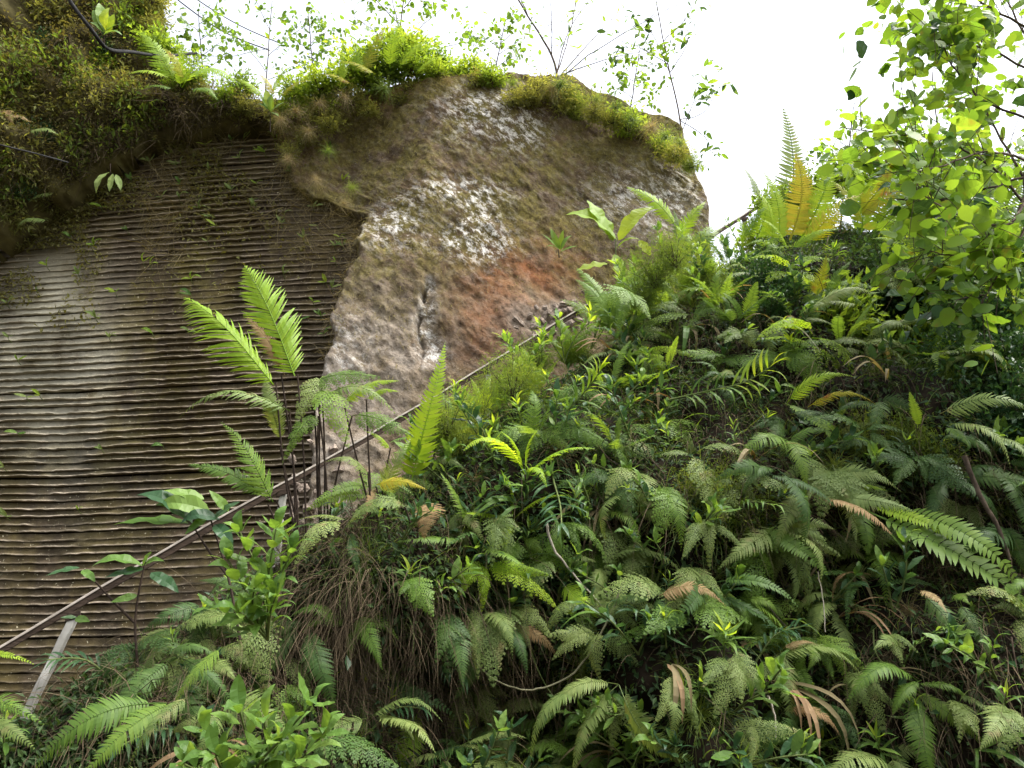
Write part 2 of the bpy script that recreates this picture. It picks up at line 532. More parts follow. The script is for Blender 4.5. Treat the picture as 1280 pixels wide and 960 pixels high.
def wall_z(x, z):
    """long lazy waves that the cuts follow"""
    return z + 0.05 * np.sin(x * 0.42 + z * 0.1 + 0.9) + fbm(x * 0.4, z * 0.12, 61, 2) * 0.06


WX0, WX1, WZ0, WZ1, STEP = -10.5, -1.1, 0.3, 10.3, 0.110
bxs, bzs = np.meshgrid(np.linspace(WX0, WX1, 60), np.linspace(WZ0 - 0.3, WZ1 + 0.55, 50))
V = np.stack([bxs, wall_y(bxs, bzs) + 0.14, bzs], -1).reshape(-1, 3)
cliff = link('carved_cliff', mesh_np('carved_cliff', V, grid_faces(60, 50), M['carved'], {'lip': np.zeros(len(V)), 'moss': np.zeros(len(V)), 'pale': np.zeros(len(V))}, True))
tag(cliff, 'tall brown rock face cut into even horizontal ledges', kind='structure')
prof = [(0.00, -0.016, 0.0), (0.04, 0.026, 0.5), (0.10, 0.046, 1.0), (0.18, 0.043, 1.0), (0.26, 0.024, 0.4), (0.38, 0.004, 0.0), (0.72, -0.012, 0.0), (1.04, -0.024, 0.0)]
ncourse = int((WZ1 - WZ0) / STEP)
cx_ = np.arange(WX0, WX1, 0.036)
n = len(cx_)
pc = P(50, 425, 10.9); mc = P(220, 430, 10.8)
for k in range(ncourse):
    z0 = WZ0 + k * STEP + rnd.gauss(0, 0.009)
    fade = np.clip((fbm(cx_ * 0.6, cx_ * 0 + z0 * 0.7, 71, 4) + 0.55) * 1.25 + 0.5 * fbm(cx_ * 2.2, cx_ * 0 + k * 2.3, 73, 3), 0.12, 1.15)
    wobz = (fbm(cx_ * 1.4, cx_ * 0 + k * 3.7, 80, 4, 0.6)) * 0.011
    chip = fbm(cx_ * 6, cx_ * 0 + k * 5.1, 90, 3, 0.65)
    bite = np.clip((vn(cx_ * 2.7, cx_ * 0 + k * 1.9, 291) - 0.66) * 7, 0, 1) * np.clip((vn(cx_ * 0.5, cx_ * 0 + z0 * 0.6, 293) - 0.25) * 3, 0, 1)
    fade = fade * (1 - 0.8 * bite)
    rows, lip, moss, pale = [], [], [], []
    for i, (t, pr, l) in enumerate(prof):
        fine = fbm(cx_ * 9, cx_ * 0 + k * 4.0 + i * 0.9, 33, 3, 0.6)
        z = wall_z(cx_, z0 + t * STEP) + wobz + chip * 0.012 * (1 if 0 < i < 5 else 0.3)
        depth = pr * fade * (1 + 0.5 * chip) + fine * 0.014
        y = wall_y(cx_, z) - depth
        rows.append(np.stack([cx_, y, z], -1))
        lip.append(l * (0.10 + 0.90 * np.clip(fade, 0, 1)) * (0.55 + 0.45 * vn(cx_ * 1.7, cx_ * 0 + k * 0.8, 295)))
        moss.append(np.exp(-(((cx_ - mc.x) / 1.1) ** 2 + ((z - mc.z) / 2.6) ** 2)) * 0.9 + 0.25)
        pale.append(np.clip(1.5 * np.exp(-(((cx_ - pc.x + 0.25 * (z - pc.z)) / 0.9) ** 2 + ((z - pc.z) / 1.4) ** 2)), 0, 1))
    V = np.concatenate(rows)
    o = link('rock_ledge', mesh_np('rock_ledge', V, grid_faces(n, len(prof)), M['carved'], {'lip': np.concatenate(lip), 'moss': np.concatenate(moss), 'pale': np.concatenate(pale)}, True), cliff)

# rock buttress: front face, two returning sides and a top
def butt_y(x, z):
    t = np.clip((-1.3 - x) / 1.3, 0, 1) * np.clip((z - 7.5) / 0.9, 0, 1)
    return 9.95 + 0.09 * (x + 2) + 0.035 * (z - 4) + 0.62 * t


LO = [(352, 760), (372, 690), (385, 600), (400, 470), (415, 400), (432, 330), (450, 290), (448, 268), (392, 243), (366, 225), (346, 180), (340, 140)]
RO = [(905, 760), (900, 600), (890, 400), (889, 300), (884, 240), (872, 195), (862, 170)]
TOPO = [(330, 150), (420, 120), (520, 104), (620, 96), (700, 96), (760, 114), (845, 150), (885, 184)]


def bp_(px, py):
    p = P(px, py, 10.2)
    q = P(px, py, float(butt_y(p.x, p.z)))
    return q


lo, ro, to = [bp_(*p) for p in LO], [bp_(*p) for p in RO], [bp_(*p) for p in TOPO]
TX, TZ = np.array([p.x for p in to]), np.array([p.z for p in to])
ZB = 0.2
lv = [(p.z - ZB) / (np.interp(p.x, TX, TZ) - ZB) for p in lo]
rv = [(p.z - ZB) / (np.interp(p.x, TX, TZ) - ZB) for p in ro]
nu, nv = 300, 330
U, Vv = np.meshgrid(np.linspace(0, 1, nu), np.linspace(0, 1, nv))
Lx = np.interp(Vv, lv, [p.x for p in lo]) + fbm(Vv * 22, Vv * 0, 21, 5, .6) * 0.2
Rx = np.interp(Vv, rv, [p.x for p in ro]) + fbm(Vv * 9, Vv * 0 + 5, 22, 3) * 0.14
X = Lx + (Rx - Lx) * U
Z = ZB + (np.interp(X, TX, TZ) - ZB) * Vv + fbm(X * 2, X * 0, 27, 3) * 0.15 * Vv ** 6
ed = np.minimum(np.minimum(X - Lx, Rx - X), 1.0)
rx_, rz_ = X * 0.79 - Z * 0.61, X * 0.61 + Z * 0.79
Y = butt_y(X, Z) + fbm(X * 0.7, Z * 0.7, 31, 3) * 0.16 - fbm(rx_ * 3.0, rz_ * 6.0, 35, 5, 0.7) * 0.055 - fbm(X * 5, Z * 5, 37, 5, .7) * 0.035
rr_ = 0.05 + 0.10 * vn(X * 0 + 3, Z * 3.1, 271)
Y = Y + 0.18 * (np.clip(rr_ - ed, 0, 1) / rr_) ** 2      # worn arrises
# fissure: a scooped channel with a dark slit beside it
c0, c1 = bp_(533, 345), bp_(528, 455)
tt = np.clip((c0.z - Z) / (c0.z - c1.z), -0.1, 1.1)
xc = c0.x + (c1.x - c0.x) * tt + 0.02 * np.sin(tt * 9) + fbm(Z * 4, Z * 0, 261, 4) * 0.06
wch = 0.05 + 0.14 * np.clip(tt, 0, 1)
ins = np.clip(tt * 8, 0, 1) * np.clip((1.08 - tt) * 5, 0, 1)
chan = np.exp(-((X - xc - wch * 0.5) / wch) ** 2) * ins
slit = np.exp(-((X - xc + 0.03) / 0.028) ** 2) * ins * np.clip(0.6 + fbm(Z * 5, Z * 0, 263, 3), 0, 1)
Y = Y + chan * 0.10 + slit * 0.20
# overhang of the unquarried upper left part
def bump(px, py, rx, rz):
    q = bp_(px, py)
    return np.exp(-(((X - q.x) / rx) ** 2 + ((Z - q.z) / rz) ** 2))


moss = np.clip(0.35 + 0.85 * np.clip((Z - 5.6) / 2.0, 0, 1) - 0.6 * bump(640, 390, 1.2, 1.2), 0, 1)
lich = np.clip(0.9 * chan + 1.1 * bump(575, 240, 0.55, 0.22) + bump(600, 290, 0.32, 0.45) + 0.9 * bump(490, 280, 0.4, 0.4) + 0.9 * bump(610, 145, 0.65, 0.45)
               + 0.8 * bump(650, 165, 0.3, 0.3) + 0.9 * bump(590, 305, 0.5, 0.18) + 0.7 * bump(810, 250, 0.7, 0.5) + 0.5 * bump(850, 230, 0.3, 0.6) + 0.5 * bump(430, 440, 0.3, 0.5) + 0.04, 0, 1)
rust = np.clip(1.2 * bump(645, 355, 0.55, 0.55) + 0.7 * bump(600, 400, 0.4, 0.6) + 0.5 * bump(700, 330, 0.5, 0.5) + 0.5 * bump(480, 120, 0.5, 0.3), 0, 1)
pale = np.clip(1.0 * bump(420, 480, 0.8, 1.1) + 1.2 * bump(370, 620, 0.9, 1.2) + 2.0 * chan + 0.7 * bump(500, 440, 0.6, 0.7) + 0.9 * bump(690, 400, 0.7, 0.35) + 0.8 * bump(820, 265, 0.7, 0.6), 0, 1)
moss_map = moss.copy()
F = np.stack([X, Y, Z], -1)
left = F[:, :1].copy(); left[..., 1] += 2.2; left[..., 0] += 0.3
right = F[:, -1:].copy(); right[..., 1] += 3.0; right[..., 0] -= 0.4
G = np.concatenate([left, F, right], 1)
top = G[-1:].copy(); top[..., 1] += 3.5; top[..., 2] += 0.4
G = np.concatenate([G, top], 0)


def ext(a):
    a = np.concatenate([a[:, :1], a, a[:, -1:]], 1)
    return np.concatenate([a, a[-1:]], 0)


butt = link('rock_buttress', mesh_np('rock_buttress', G.reshape(-1, 3), grid_faces(nu + 2, nv + 1), M['buttress'],
                                     {'moss': ext(moss), 'lichen': ext(lich), 'rust': ext(rust), 'pale': ext(pale)}, True))
tag(butt, 'weathered brown rock buttress with white lichen and a rusty patch', kind='structure')
BUTT_F = F

# hilltop behind the cliff edge
px_, py_ = np.meshgrid(np.linspace(-60, 2.3, 60), np.linspace(11.3, 80, 40))
pz_ = np.interp(px_, [-60, -8, -5.5, -4, -2, 0, 2, 3.2], [14, 11.8, 10.9, 10.4, 11.0, 11.3, 10.9, 9.6]) + 0.03 * (py_ - 11) + fbm(px_ * 0.8, py_ * 0.8, 55, 3) * 0.2 - 0.5
hill = link('hilltop', mesh_np('hilltop', np.stack([px_, py_, pz_], -1), grid_faces(60, 40), M['mossy_soil'], {'var': np.zeros(px_.size)}, True))
tag(hill, 'overgrown ground on top of the cliff', kind='structure')

# overgrown slope hanging over the carved wall at the left
SL = PP([(p[0], p[1], 10.3) for p in ((-420, -260), (170, -140), (178, 20), (195, 65), (250, 98), (345, 122), (340, 138), (270, 142), (205, 150), (150, 165), (105, 195), (60, 225), (0, 262), (-120, 330), (-420, 450))])
poly = np.array([(p.x, p.z) for p in SL])


def poly_sd(x, z):
    d = np.full(x.shape, 1e9); c = np.zeros(x.shape, bool); qx, qz = x.copy(), z.copy()
    m = len(poly)
    for i in range(m):
        ax, az = poly[i]; bx, bz = poly[(i + 1) % m]
        ex, ez = bx - ax, bz - az
        t = np.clip(((x - ax) * ex + (z - az) * ez) / (ex * ex + ez * ez), 0, 1)
        dd = np.hypot(x - ax - t * ex, z - az - t * ez)
        qx = np.where(dd < d, ax + t * ex, qx); qz = np.where(dd < d, az + t * ez, qz)
        d = np.minimum(d, dd)
        cond = ((az > z) != (bz > z)) & (x < (bx - ax) * (z - az) / (bz - az + 1e-12) + ax)
        c ^= cond
    poly_sd.near = (qx, qz)
    return np.where(c, d, -d)


def slope_y(x, z):
    sd = poly_sd(x, z) + fbm(x * 1.6, z * 1.6, 231, 4, 0.6) * 0.42 - 0.05
    s = np.clip(sd, 0, 9)
    th = 0.16 * np.sqrt(s) + 0.34 * s + fbm(x * 0.9, z * 0.9, 13, 4) * 0.65 * np.clip(s * 1.5, 0, 1) + fbm(x * 3, z * 3, 14, 3) * 0.2 * np.clip(s * 2, 0, 1)
    return 10.9 - 0.15 - th, sd


sx, sz = np.meshgrid(np.linspace(-11, -2.6, 150), np.linspace(5.5, 15.5, 170))
sy, sd = slope_y(sx, sz)
nqx, nqz = poly_sd.near
sx, sz = np.where(sd < 0, nqx, sx), np.where(sd < 0, nqz, sz)
sy = np.where(sd < 0, 11.3, sy)
fm = grid_faces(150, 170)
keep = (sd.ravel()[fm] > -0.12).all(1)
slope = link('overgrown_slope', mesh_np('overgrown_slope', np.stack([sx, sy, sz], -1), fm[keep], M['mossy_soil'], {'var': fbm(sx * 1.4, sz * 1.4, 15) * 0.6 + 0.3}, True))
tag(slope, 'mossy overhanging slope above the carved rock face', kind='structure')

# assumed other side of the cutting, unseen, added to shade the lower fern bank
ox, oz = np.meshgrid(np.linspace(-25, 25, 80), np.linspace(-0.2, 5.2, 30))
oy = -2.6 - 0.25 * oz + fbm(ox * 0.6, oz * 0.6, 221, 4) * 0.8
opp = link('unseen_shade_bank', mesh_np('unseen_shade_bank', np.stack([ox, oy, oz + fbm(ox * 0.4, oz * 0, 223, 3) * 0.8 * (oz / 7.5)], -1), grid_faces(80, 30), M['mossy_soil'], {'var': np.zeros(ox.size)}, True))
tag(opp, 'unseen mossy earth bank added across the path for shade', kind='structure')

# stair treads under the handrail (mostly hidden by the ferns)
stair = thing('stairway', rail_at(0) + Vector((0, 0, -0.95)), 'concrete steps climbing beside the handrail behind the fern bank', 'stairs')
run = Vector((RAIL1.x - RAIL0.x, RAIL1.y - RAIL0.y, 0)); rl = run.length; rdv = run.normalized(); sdv = Vector((-rdv.y, rdv.x, 0))
NS = 40
sw, sd_, sh = 0.5, rl / NS, (RAIL1.z - RAIL0.z) / NS
bv = []
for a in (0, 1):
    for b in (0, 1):
        for c in (0, 1):
            bv.append(rdv * sd_ * (a * 1.0) + sdv * (b * 1.0) + Vector((0, 0, -0.28 + c * 0.28)))
stepm = mesh_np('step', np.array([v[:] for v in bv]), [(0, 1, 3, 2), (4, 6, 7, 5), (0, 4, 5, 1), (2, 3, 7, 6), (1, 5, 7, 3), (0, 2, 6, 4)], M['concrete'], {'var': np.zeros(8)})
for i in range(NS):
    link('step', stepm, stair, Matrix.Translation(rdv * sd_ * i + Vector((0, 0, sh * i)) + sdv * 0.02))

# handrail
hr = thing('handrail', rail_at(0) + Vector((0, 0, -0.95)), 'long weathered wooden handrail climbing along the fern bank', 'handrail')
ho = hr.location.copy()


def beam(name, a, b, w, h, mat, parent, up=Vector((0, 0, 1)), nseg=24, wob=0.006, sag=0.0):
    d = (b - a).normalized(); s = d.cross(up).normalized(); u = s.cross(d)
    V, F = [], []
    for i in range(nseg + 1):
        c = a.lerp(b, i / nseg) + u * (rnd.uniform(-wob, wob) + sag * math.sin(i / nseg * 14.0)) + s * rnd.uniform(-wob, wob)
        for (i1, i2) in ((-1, -.8), (-.8, -1), (.8, -1), (1, -.8), (1, .8), (.8, 1), (-.8, 1), (-1, .8)):
            V.append(c + s * i1 * w / 2 + u * i2 * h / 2)
        if i:
            for k in range(8):
                F.append(((i - 1) * 8 + k, (i - 1) * 8 + (k + 1) % 8, i * 8 + (k + 1) % 8, i * 8 + k))
    c1 = len(V)
    F += [(0, 1, 2, 3), (0, 3, 4, 7), (7, 4, 5, 6)]
    e = nseg * 8
    F += [(e + 3, e + 2, e + 1, e), (e + 7, e + 4, e + 3, e), (e + 6, e + 5, e + 4, e + 7)]
    me = mesh_np(name, np.array([v[:] for v in V]), F, mat, {'var': nr.random(len(V)) * 0.6})
    return link(name, me, parent)


beam('rail', RAIL0 - ho, RAIL1 - ho, 0.038, 0.050, M['rail'], hr, sag=0.012)
beam('cap_strip', RAIL0 - ho + Vector((0, -0.006, 0.029)), RAIL1 - ho + Vector((0, -0.006, 0.029)), 0.046, 0.015, M['rail_pale'], hr, sag=0.012)


def bracket(post, at):
    beam('bracket', at + Vector((-0.05, -0.03, -0.075)), at + Vector((0.05, -0.03, -0.045)), 0.012, 0.05, M['rail'], post, nseg=2, wob=0.001)


def rail_at_px(px):
    lo_, hi_ = 0.0, 1.0
    for _ in range(40):
        m_ = (lo_ + hi_) / 2
        q = rail_at(m_)
        zc = q.y * CP + (q.z - 1.6) * SP
        if 640 + FPX * q.x / zc < px: lo_ = m_
        else: hi_ = m_
    return rail_at(lo_)


q = rail_at_px(96)
bracket(beam('post', P(30, 900, q.y - 0.05) - ho, q - ho - Vector((0, 0, 0.05)), 0.05, 0.05, M['post'], hr, Vector((0, 1, 0)), 8, 0.003), q - ho)
for pxx in (355, 610, 823, 930):
    q = rail_at_px(pxx)
    bracket(beam('post', q - ho - Vector((0.0, 0, 1.0)), q - ho - Vector((0, 0, 0.05)), 0.05, 0.05, M['post'], hr, Vector((0, 1, 0)), 8, 0.003), q - ho)

# ------------------------------------------------------------------ plant meshes
UP = Vector((0, 0, 1))


class Soup:
    """quads with a per-point 'var' value"""
    def __init__(self):
        self.V, self.F, self.A = [], [], []

    def strip(self, left, right, var):
        b = len(self.V)
        for l, r in zip(left, right):
            self.V += [l, r]; self.A += [var, var]
        for i in range(len(left) - 1):
            self.F.append((b + 2 * i, b + 2 * i + 1, b + 2 * i + 3, b + 2 * i + 2))

    def quad(self, a, b, c, d, var):
        k = len(self.V)
        self.V += [a, b, c, d]; self.A += [var] * 4
        self.F.append((k, k + 1, k + 2, k + 3))

    def tube(self, path, rad, var, sides=4):
        V, F = tube_data(path, rad, sides)
        b = len(self.V)
        self.V += V; self.A += [var] * len(V)
        self.F += [tuple(b + i for i in f) for f in F]

    def mesh(self, name, mat):
        return mesh_np(name, np.array([tuple(v) for v in self.V]), self.F, mat, {'var': self.A})


def frond_mesh(name, mat, seed, n=34, width=0.2, arch=0.12, stipe=0.12, ang=72, pw=0.013, droop=0.25, lobes=0, shape='lance', fwd=0.15, rw=0.006, miss=0.02, vee=0.0):
    """one frond along X (0..1), arched towards +Z, pinnae in the XY plane"""
    R = random.Random(seed)
    S = Soup()
    zc = lambda s: arch * 4 * s * (1 - s) * (0.75 + 0.5 * s)
    yc = lambda s: 0.05 * math.sin(s * 3 + seed)
    pt = lambda s: Vector((s, yc(s), zc(s)))
    path = [pt(i / 12) for i in range(13)]
    S.tube(path, [rw * (1 - 0.8 * i / 12) for i in range(13)], 0.15, 4)
    for i in range(n):
        t = (i + 0.5) / n
        s = stipe + (1 - stipe) * t
        if shape == 'lance': pf = min(1, 0.35 + t * 2.4) * (1 - t) ** 0.62 * 1.15
        elif shape == 'tri': pf = (1 - t) ** 0.85 * min(1, 0.7 + 2 * t)
        elif shape == 'plume': pf = min(1, 0.5 + 2 * t) * (1 - t ** 3.2) ** 0.9
        else: pf = math.sin(math.pi * min(1, t * 0.92 + 0.08)) ** 0.6
        T = (pt(min(s + 0.02, 1)) - pt(max(s - 0.02, 0))).normalized()
        Nn = Vector((0, 1, 0)).cross(T) * -1.0
        if Nn.z < 0: Nn = -Nn
        base = pt(s)
        for side in (-1, 1):
            if R.random() < miss: continue
            l = width * pf * R.uniform(0.88, 1.08)
            if l < 0.006: continue
            a = math.radians(ang * (1 - 0.35 * t ** 2) + R.uniform(-5, 5))
            Yd = Vector((0, side, 0)) + Nn * (vee + R.uniform(-0.10, 0.10))
            d0 = (T * math.cos(a) + Yd * math.sin(a)).normalized()
            wv = (T * math.sin(a) - Vector((0, side, 0)) * math.cos(a)).normalized()
            dr, fw = droop * R.uniform(0.6, 1.4), fwd * R.uniform(0.5, 1.5)
            seg = 10 if lobes else 5
            var = R.random()
            Lp, Rp = [], []
            for k in range(seg + 1):
                q = k / seg
                c = base + d0 * (l * q) + T * (fw * l * q * q) - Nn * (dr * l * q * q)
                hw = pw * (0.75 + 0.5 * min(q * 3, 1)) * (1 - q ** 2.5) * (0.5 + 0.5 * pf)
                if lobes: hw *= 1.25 if k % 2 else 0.6
                hw = max(hw, 0.0006)
                Lp.append(c + wv * hw); Rp.append(c - wv * hw)
            S.strip(Lp, Rp, var)
    return S.mesh(name, mat)


def lacy_mesh(name, mat, seed, n=13, width=0.34, arch=0.1, stipe=0.08, droop=0.3, pn=8, rw=0.006):
    """twice divided frond: pinnae carry small lobes"""
    R = random.Random(seed)
    S = Soup()
    pt = lambda s: Vector((s, 0.04 * math.sin(2.5 * s + seed), arch * 4 * s * (1 - s) * (1.2 - 0.4 * s)))
    S.tube([pt(i / 10) for i in range(11)], [rw * (1 - 0.8 * i / 10) for i in range(11)], 0.2, 4)
    for i in range(n):
        t = (i + 0.4) / n
        s = stipe + (1 - stipe) * t
        pf = (1 - t) ** 0.9 * min(1, 0.75 + 1.5 * t)
        T = (pt(min(s + 0.02, 1)) - pt(max(s - 0.02, 0))).normalized()
        Nn = T.cross(Vector((0, 1, 0)))
        if Nn.z < 0: Nn = -Nn
        for side in (-1, 1):
            l = width * pf * R.uniform(0.85, 1.1)
            if l < 0.012: continue
            a = math.radians(58 + R.uniform(-6, 6))
            d0 = (T * math.cos(a) + Vector((0, side, 0)) * math.sin(a) + Nn * R.uniform(-0.12, 0.12)).normalized()
            wv = (T * math.sin(a) - Vector((0, side, 0)) * math.cos(a)).normalized()
            var = R.random()
            m = max(3, int(pn * (0.35 + 0.65 * pf)))
            dr = droop * R.uniform(0.6, 1.5)
            cp = lambda q: pt(s) + d0 * (l * q) + T * (0.12 * l * q * q) - Nn * (dr * l * q * q)
            S.strip([cp(k / 4) + wv * 0.003 for k in range(5)], [cp(k / 4) - wv * 0.003 for k in range(5)], var)
            for k in range(m):
                q = (k + 0.5) / m
                pl = 0.068 * (1 - q) ** 0.6 * (0.4 + 0.6 * pf) + 0.010
                c, e = cp(q), cp(min(q + 0.06, 1))
                ax = (e - c).normalized()
                for s2 in (-1, 1):
                    dd = (wv * s2 * 0.86 + ax * 0.55 + Nn * R.uniform(-0.25, 0.1)).normalized()
                    w2 = ax * (l / m * 0.46)
                    tip = c + dd * pl * R.uniform(0.85, 1.15)
                    mid = c + dd * pl * 0.5
                    S.quad(c - w2 * 0.4, mid - w2, tip, mid + w2, var * 0.7 + 0.3 * R.random())
    return S.mesh(name, mat)


def blade_mesh(name, mat, kind, seed=0, arch=0.1, fold=0.15, nseg=8):
    """single leaf along X with midrib fold; kind sets the outline"""
    R = random.Random(seed)
    S = Soup()
    prof = {'lance': lambda q: 0.085 * math.sin(math.pi * q ** 0.75) ** 0.9,
            'strap': lambda q: 0.032 * min(1, q * 6 + 0.3) * (1 - q ** 4) ** 0.8,
            'ovate': lambda q: 0.235 * math.sin(math.pi * q ** 0.72) ** 0.85,
            'ellip': lambda q: 0.19 * math.sin(math.pi * q ** 0.9) ** 0.8,
            'heart': lambda q: 0.40 * math.sin(math.pi * min(1, (q * 0.9 + 0.1)) ** 0.62) ** 0.75,
            'lobed': lambda q: (0.26 * math.sin(math.pi * q ** 0.9) ** 0.6) * (0.62 + 0.38 * abs(math.cos(q * 9.4)))}[kind]
    if kind in ('ovate', 'ellip', 'heart', 'lobed'):
        nseg = 14 if kind == 'lobed' else 10
    C, A, B = [], [], []
    tw = R.uniform(-0.35, 0.35)
    for i in range(nseg + 1):
        q = i / nseg
        z = arch * 4 * q * (1 - q) * (0.7 + 0.6 * q)
        c = Vector((q, 0.04 * math.sin(q * 3 + seed), z))
        w = max(prof(q), 0.0015)
        fy = w * math.cos(tw * q); fz = w * math.sin(tw * q)
        rip = 0.02 * math.sin(q * 17 + seed) * w / 0.2
        C.append(c); A.append(c + Vector((0, fy, fz + fold * w + rip))); B.append(c + Vector((0, -fy, -fz + fold * w - rip)))
    v = R.random()
    S.strip(A, C, v); S.strip(C, B, min(1, v + 0.1))
    return S.mesh(name, mat)


CACHE = {}


def frond(kind, matk, var):
    key = (kind, matk, var)
    if key not in CACHE:
        mt = M[matk]; sd = hash((kind, var)) & 0 or (sum(map(ord, kind)) * 7 + var * 31)
        ar = (0.04, 0.13, 0.26)[var % 3]
        if kind == 'sword': me = frond_mesh('frond', mt, sd, 36, 0.17, ar, 0.12, 74, 0.0125, 0.35)
        elif kind == 'broad': me = frond_mesh('frond', mt, sd, 30, 0.27, ar, 0.06, 66, 0.015, 0.3, 1, 'tri')
        elif kind == 'spear': me = frond_mesh('frond', mt, sd, 38, 0.15, ar * 0.4, 0.05, 78, 0.0135, 0.12, 0, 'tri', 0.25)
        elif kind == 'plume': me = frond_mesh('frond', mt, sd, 44, 0.30, ar * 0.6, 0.02, 58, 0.010, 0.55, 0, 'plume', 0.1, 0.006, 0.04)
        elif kind == 'ladder': me = frond_mesh('frond', mt, sd, 26, 0.12, ar, 0.10, 80, 0.017, 0.2, 0, 'lance', 0.3, 0.006, 0.02, 0.25)
        elif kind == 'palm': me = frond_mesh('frond', mt, sd, 17, 0.36, ar, 0.10, 52, 0.016, 0.5, 0, 'sin', 0.35, 0.008, 0.0, 0.3)
        elif kind == 'lacy': me = lacy_mesh('frond', mt, sd, 13, 0.34, ar * 0.8)
        elif kind == 'lacyn': me = lacy_mesh('frond', mt, sd, 15, 0.22, ar * 0.8, 0.05, 0.45, 7)
        CACHE[key] = me
    return CACHE[key]


def blade(kind, matk, var):
    key = ('b', kind, matk, var)
    if key not in CACHE:
        ar, fo = ((0.05, 0.1), (0.16, 0.2), (0.27, 0.15), (-0.06, 0.25))[var % 4]
        CACHE[key] = blade_mesh('leaf', M[matk], kind, var * 13 + len(kind), ar, fo)
    return CACHE[key]


TOCAM = Vector((0, -1, 0.35)).normalized()


def put_frond(root, base, tip, kind, matk, var, normal, wid=1.0, name='frond'):
    m = frame(base, tip, normal, wid)
    m.translation = base - root.location
    o = link(name, frond(kind, matk, var), root)
    o.matrix_basis = m
    return o


def put_leaf(root, base, tip, kind, matk, var, normal, wid=1.0, name='leaf'):
    m = frame(base, tip, normal, wid)
    m.translation = base - root.location
    o = link(name, blade(kind, matk, var), root)
    o.matrix_basis = m
    return o


# ------------------------------------------------------------------ numpy soups: kites (small leaves) and blades (grass, roots)
def unit(a):
    return a / np.maximum(np.linalg.norm(a, axis=-1, keepdims=True), 1e-9)


def kites(pos, d, nrm, Ln, wd, fold=0.25):
    d = unit(d); s = unit(np.cross(nrm, d)); n_ = np.cross(d, s)
    Ln = Ln[:, None]; w = (wd)[:, None]
    a = pos; t = pos + d * Ln - n_ * Ln * 0.1
    m = pos + d * Ln * 0.45
    l = m + s * w + n_ * w * fold; r = m - s * w + n_ * w * fold
    V = np.stack([a, r, t, l], 1).reshape(-1, 3)
    return V, np.arange(len(V)).reshape(-1, 4)


def round_leaves(pos, d, nrm, Ln, wd):
    d = unit(d); s = unit(np.cross(nrm, d)); n_ = np.cross(d, s)
    V = []
    for q_, w_ in ((0.0, 0.05), (0.12, 0.7), (0.35, 1.0), (0.6, 0.92), (0.82, 0.55), (1.0, 0.04)):
        c = pos + d * (Ln * q_)[:, None] - n_ * (Ln * 0.12 * q_ * q_)[:, None]
        V.append(np.stack([c + s * (wd * w_)[:, None], c - s * (wd * w_)[:, None]], 1))
    V = np.stack(V, 1)
    idx = np.arange(len(pos) * 12).reshape(len(pos), 6, 2)
    F = np.stack([idx[:, :-1, 0], idx[:, :-1, 1], idx[:, 1:, 1], idx[:, 1:, 0]], -1).reshape(-1, 4)
    return V.reshape(-1, 3), F, np.repeat(nr.random(len(pos)), 12)


def blades(pos, d0, Ln, wd, nseg=4, grav=0.6, curl=0.3):
    d = unit(d0); n_ = len(pos)
    s = unit(np.cross(d, unit(nr.normal(size=(n_, 3)))))
    c = pos.copy(); V = []
    bend = nr.normal(size=(n_, 3)) * curl
    for k in range(nseg + 1):
        w = (wd * (1 - 0.85 * k / nseg))[:, None]
        V.append(np.stack([c + s * w, c - s * w], 1))
        d = unit(d + (np.array([0, 0, -1.0]) * grav + bend) / nseg)
        c = c + d * (Ln / nseg)[:, None]
    V = np.stack(V, 1)                      # n, seg+1, 2, 3
    idx = np.arange(n_ * (nseg + 1) * 2).reshape(n_, nseg + 1, 2)
    F = np.stack([idx[:, :-1, 0], idx[:, :-1, 1], idx[:, 1:, 1], idx[:, 1:, 0]], -1).reshape(-1, 4)
    return V.reshape(-1, 3), F, np.repeat(nr.random(n_), (nseg + 1) * 2)


def join(parts):
    Vs, Fs, As, o = [], [], [], 0
    for V, F, A in parts:
        Vs.append(V); Fs.append(F + o); As.append(A); o += len(V)
    return np.concatenate(Vs), np.concatenate(Fs), np.concatenate(As)


def stuff(name, label, parts, mat, cat=None):
    V, F, A = join(parts)
    o = link(name, mesh_np(name, V, F, mat, {'var': A}))
    return tag(o, label, cat, kind='stuff')


def bank_points(n_, x0=-5.5, x1=8.0, u0=0.12, u1=1.0):
    x = nr.uniform(x0, x1, n_)
    u = nr.uniform(u0, u1, n_)
    z = u * np.interp(x, EX, EZ)
    return np.stack([x, bank_y(x, z), z], -1)


def np_normals(p):
    e = 0.12
    gx_ = (bank_y(p[:, 0] + e, p[:, 2]) - bank_y(p[:, 0] - e, p[:, 2])) / (2 * e)
    gz_ = (bank_y(p[:, 0], p[:, 2] + e) - bank_y(p[:, 0], p[:, 2] - e)) / (2 * e)
    return unit(np.stack([gx_, -np.ones(len(p)), np.maximum(gz_, 0.05)], -1))


# ------------------------------------------------------------------ ground cover and roots on the bank
def cover(n_, Lr, mat, name, label, thr, seed, lift=0.22):
    p = bank_points(n_)
    f = fbm(p[:, 0] * 1.7, p[:, 2] * 1.7, seed, 3)
    p = p[f > thr]
    m = len(p)
    nn = np_normals(p)
    p = p + nn * (np.abs(nr.normal(size=(m, 1))) * lift * 0.35)
    d = nn * 0.5 + nr.normal(size=(m, 3)) * 0.7 + np.array([0, 0, -0.35])
    nrm = nn * 0.6 + np.array([0, -0.1, 0.7]) + nr.normal(size=(m, 3)) * 0.35
    Ln = nr.uniform(*Lr, m)
    V, F = kites(p, d, nrm, Ln, Ln * nr.uniform(0.13, 0.30, m))
    return stuff(name, label, [(V, F, np.repeat(nr.random(m), 4))], M[mat], 'undergrowth')


